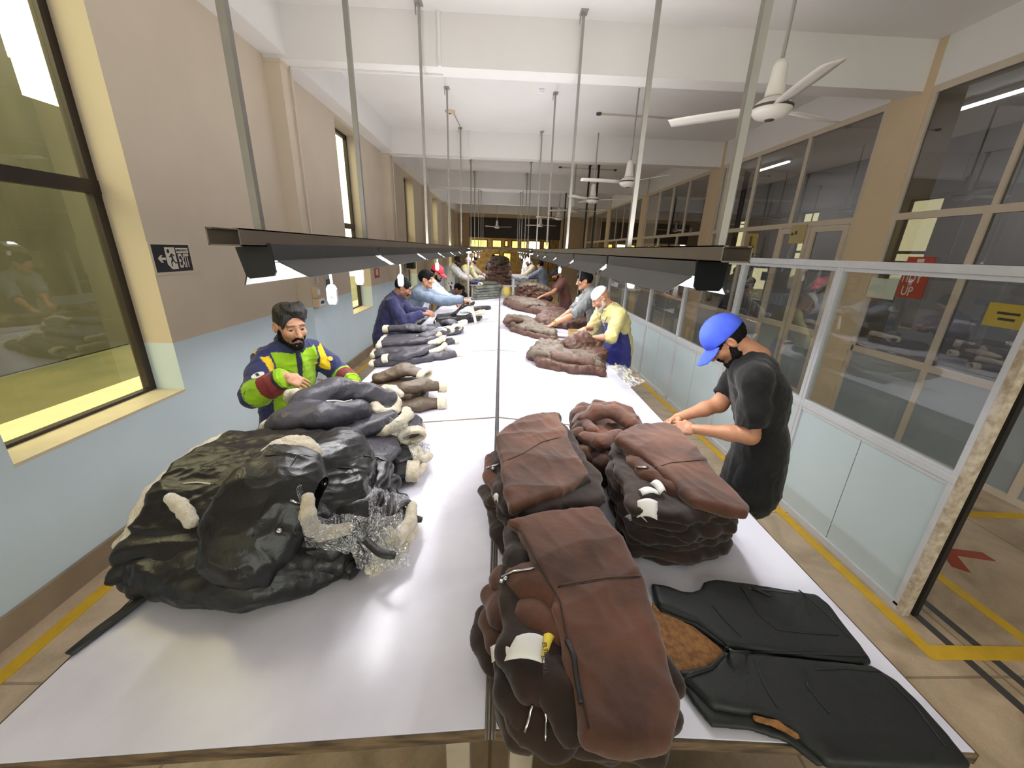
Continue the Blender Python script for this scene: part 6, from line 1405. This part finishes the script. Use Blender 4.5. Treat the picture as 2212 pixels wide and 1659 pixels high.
r = empty('notice_board', (XL, 5.55, 1.47)); tag(r, 'small grey wall panel with a chart behind the nearest hanging switch', 'notice'); g = Geo(); g.box(.001, .008, -.10, .10, -.13, .13); g.build('board', mat('grey_notice', srgb(176, 176, 178), .5), r); g = Geo(); g.box(.008, .009, -.08, .08, -.11, -.03); g.build('chart', M_ring, r)
r = empty('wall_speaker', (XL+.02, 10.2, 1.47)); tag(r, 'small dark wall speaker on the left wall above the red cap', 'speaker'); g = Geo(); g.box(0, .2, -.13, .13, -.11, .11); g.build('cabinet', M_wplast, r, bevel=.01); g = Geo(); g.box(.02, .205, -.135, -.128, -.09, .09); g.box(.2, .206, -.11, .11, -.09, .09); g.build('grille', M_cap, r)
# right wall notices
r = empty('red_sign', (XR-.03, 4.10, 1.76)); tag(r, 'red tidy up sign hanging on the glazed right wall above the partition rail', 'sign')
g = Geo(); g.box(-.003, .003, -.14, .14, -.21, .21); g.build('board', M_red2, r)
text('caption', 'TIDY\nUP', .135, M_sgw, r, (-.0045, .03, -.075), RW, .0004, sx=.75, bold=.002); text('caption', "LET'S", .075, M_sgw, r, (-.0045, 0, .10), RW, .0004, sx=.8, bold=.001)
g = Geo(); g.box(-.005, -.003, -.04, .03, .155, .19); g.build('small_print', M_sgw, r)
r = empty('paper_notice', (XR-.03, 4.42, 1.62)); tag(r, 'plain pale green-white paper notice taped beside the red sign', 'notice'); g = Geo(); g.box(-.002, .002, -.17, .17, -.11, .11); g.build('sheet', mat('pale_paper', srgb(206, 212, 198), .7), r)
r = empty('paper_notice', (XR-.045, 5.98, 2.25)); tag(r, 'yellowed paper notice taped inside the door glass', 'notice'); g = Geo(); g.box(-.002, .002, -.16, .14, -.12, .13); g.build('sheet', mat('yellow_paper', srgb(186, 170, 118), .7), r); g = Geo(); g.box(-.003, -.002, .07, .12, -.01, .03); g.box(-.003, -.002, -.0, .05, .0, .05); g.build('print', M_ring, r)
r = empty('yellow_sign', (XR-.03, 3.25, 1.50)); tag(r, 'yellow sign with dark print at the right end of the glazed wall', 'sign'); g = Geo(); g.box(-.003, .003, -.16, .12, -.1, .1); g.build('board', mat('yellow_sign_board', srgb(196, 168, 50), .5), r); g = Geo(); g.box(-.005, -.003, -.12, .04, .01, .03); g.box(-.005, -.003, -.10, .02, -.04, -.02); g.build('print', M_sgn, r)
for k in range(3):
    o = empty('box_file', (4.95, 8.05+.13*k, 2.0)); tag(o, '%s yellow box file on the shelf behind the right glass' % ['nearest', 'middle', 'farthest'][k], 'box file', 'yellow box files'); g = Geo(); g.box(-.12, .12, -.045, .045, 0, .36); g.build('cover', mat('yellow_file', srgb(214, 178, 40), .5) if k == 0 else bpy.data.materials['yellow_file'], o); g = Geo(); g.box(-.123, -.12, -.02, .02, .2, .3); g.build('spine_label', M_sgn, o)
r = empty('storage_shelf', (4.95, 7.9, 0)); tag(r, 'dark metal shelf holding the yellow box files behind the right glass', 'shelf')
for z in (.9, 1.45, 1.98): g = Geo(); g.box(-.15, .15, -.1, .5, z-.02, z); g.build('shelf_board', M_ring, r)
for y in (-.1, .47):
    for x in (-.15, .12): g = Geo(); g.box(x, x+.03, y, y+.03, 0, 2.3); g.build('upright', M_ring, r)
r = empty('cabinet', (6.6, 3.4, 0)); tag(r, 'tall grey-white cabinet standing in the room behind the right glass', 'cabinet'); g = Geo(); g.box(-.4, .4, -.9, .9, 0, 2.9); g.build('body', M_greyp, r)
for k in (-1, 1): g = Geo(); g.box(-.42, -.4, min(k*.01, k*.88), max(k*.01, k*.88), .08, 2.85); d = g.build('door', mat('pale_cabinet_door', srgb(176, 182, 188), .45), r); g = Geo(); g.box(-.44, -.42, k*.05-.01, k*.05+.01, 1.2, 1.5); g.build('handle', M_ring, d)
# turn lettering into plain meshes
dg = bpy.context.evaluated_depsgraph_get()
for o in [q for q in bpy.data.objects if q.type == 'FONT']:
    me = bpy.data.meshes.new_from_object(o.evaluated_get(dg)); n = bpy.data.objects.new(o.name, me); COL.objects.link(n); n.parent = o.parent
    n.location = o.location; n.rotation_euler = o.rotation_euler; n.scale = o.scale; bpy.data.objects.remove(o)
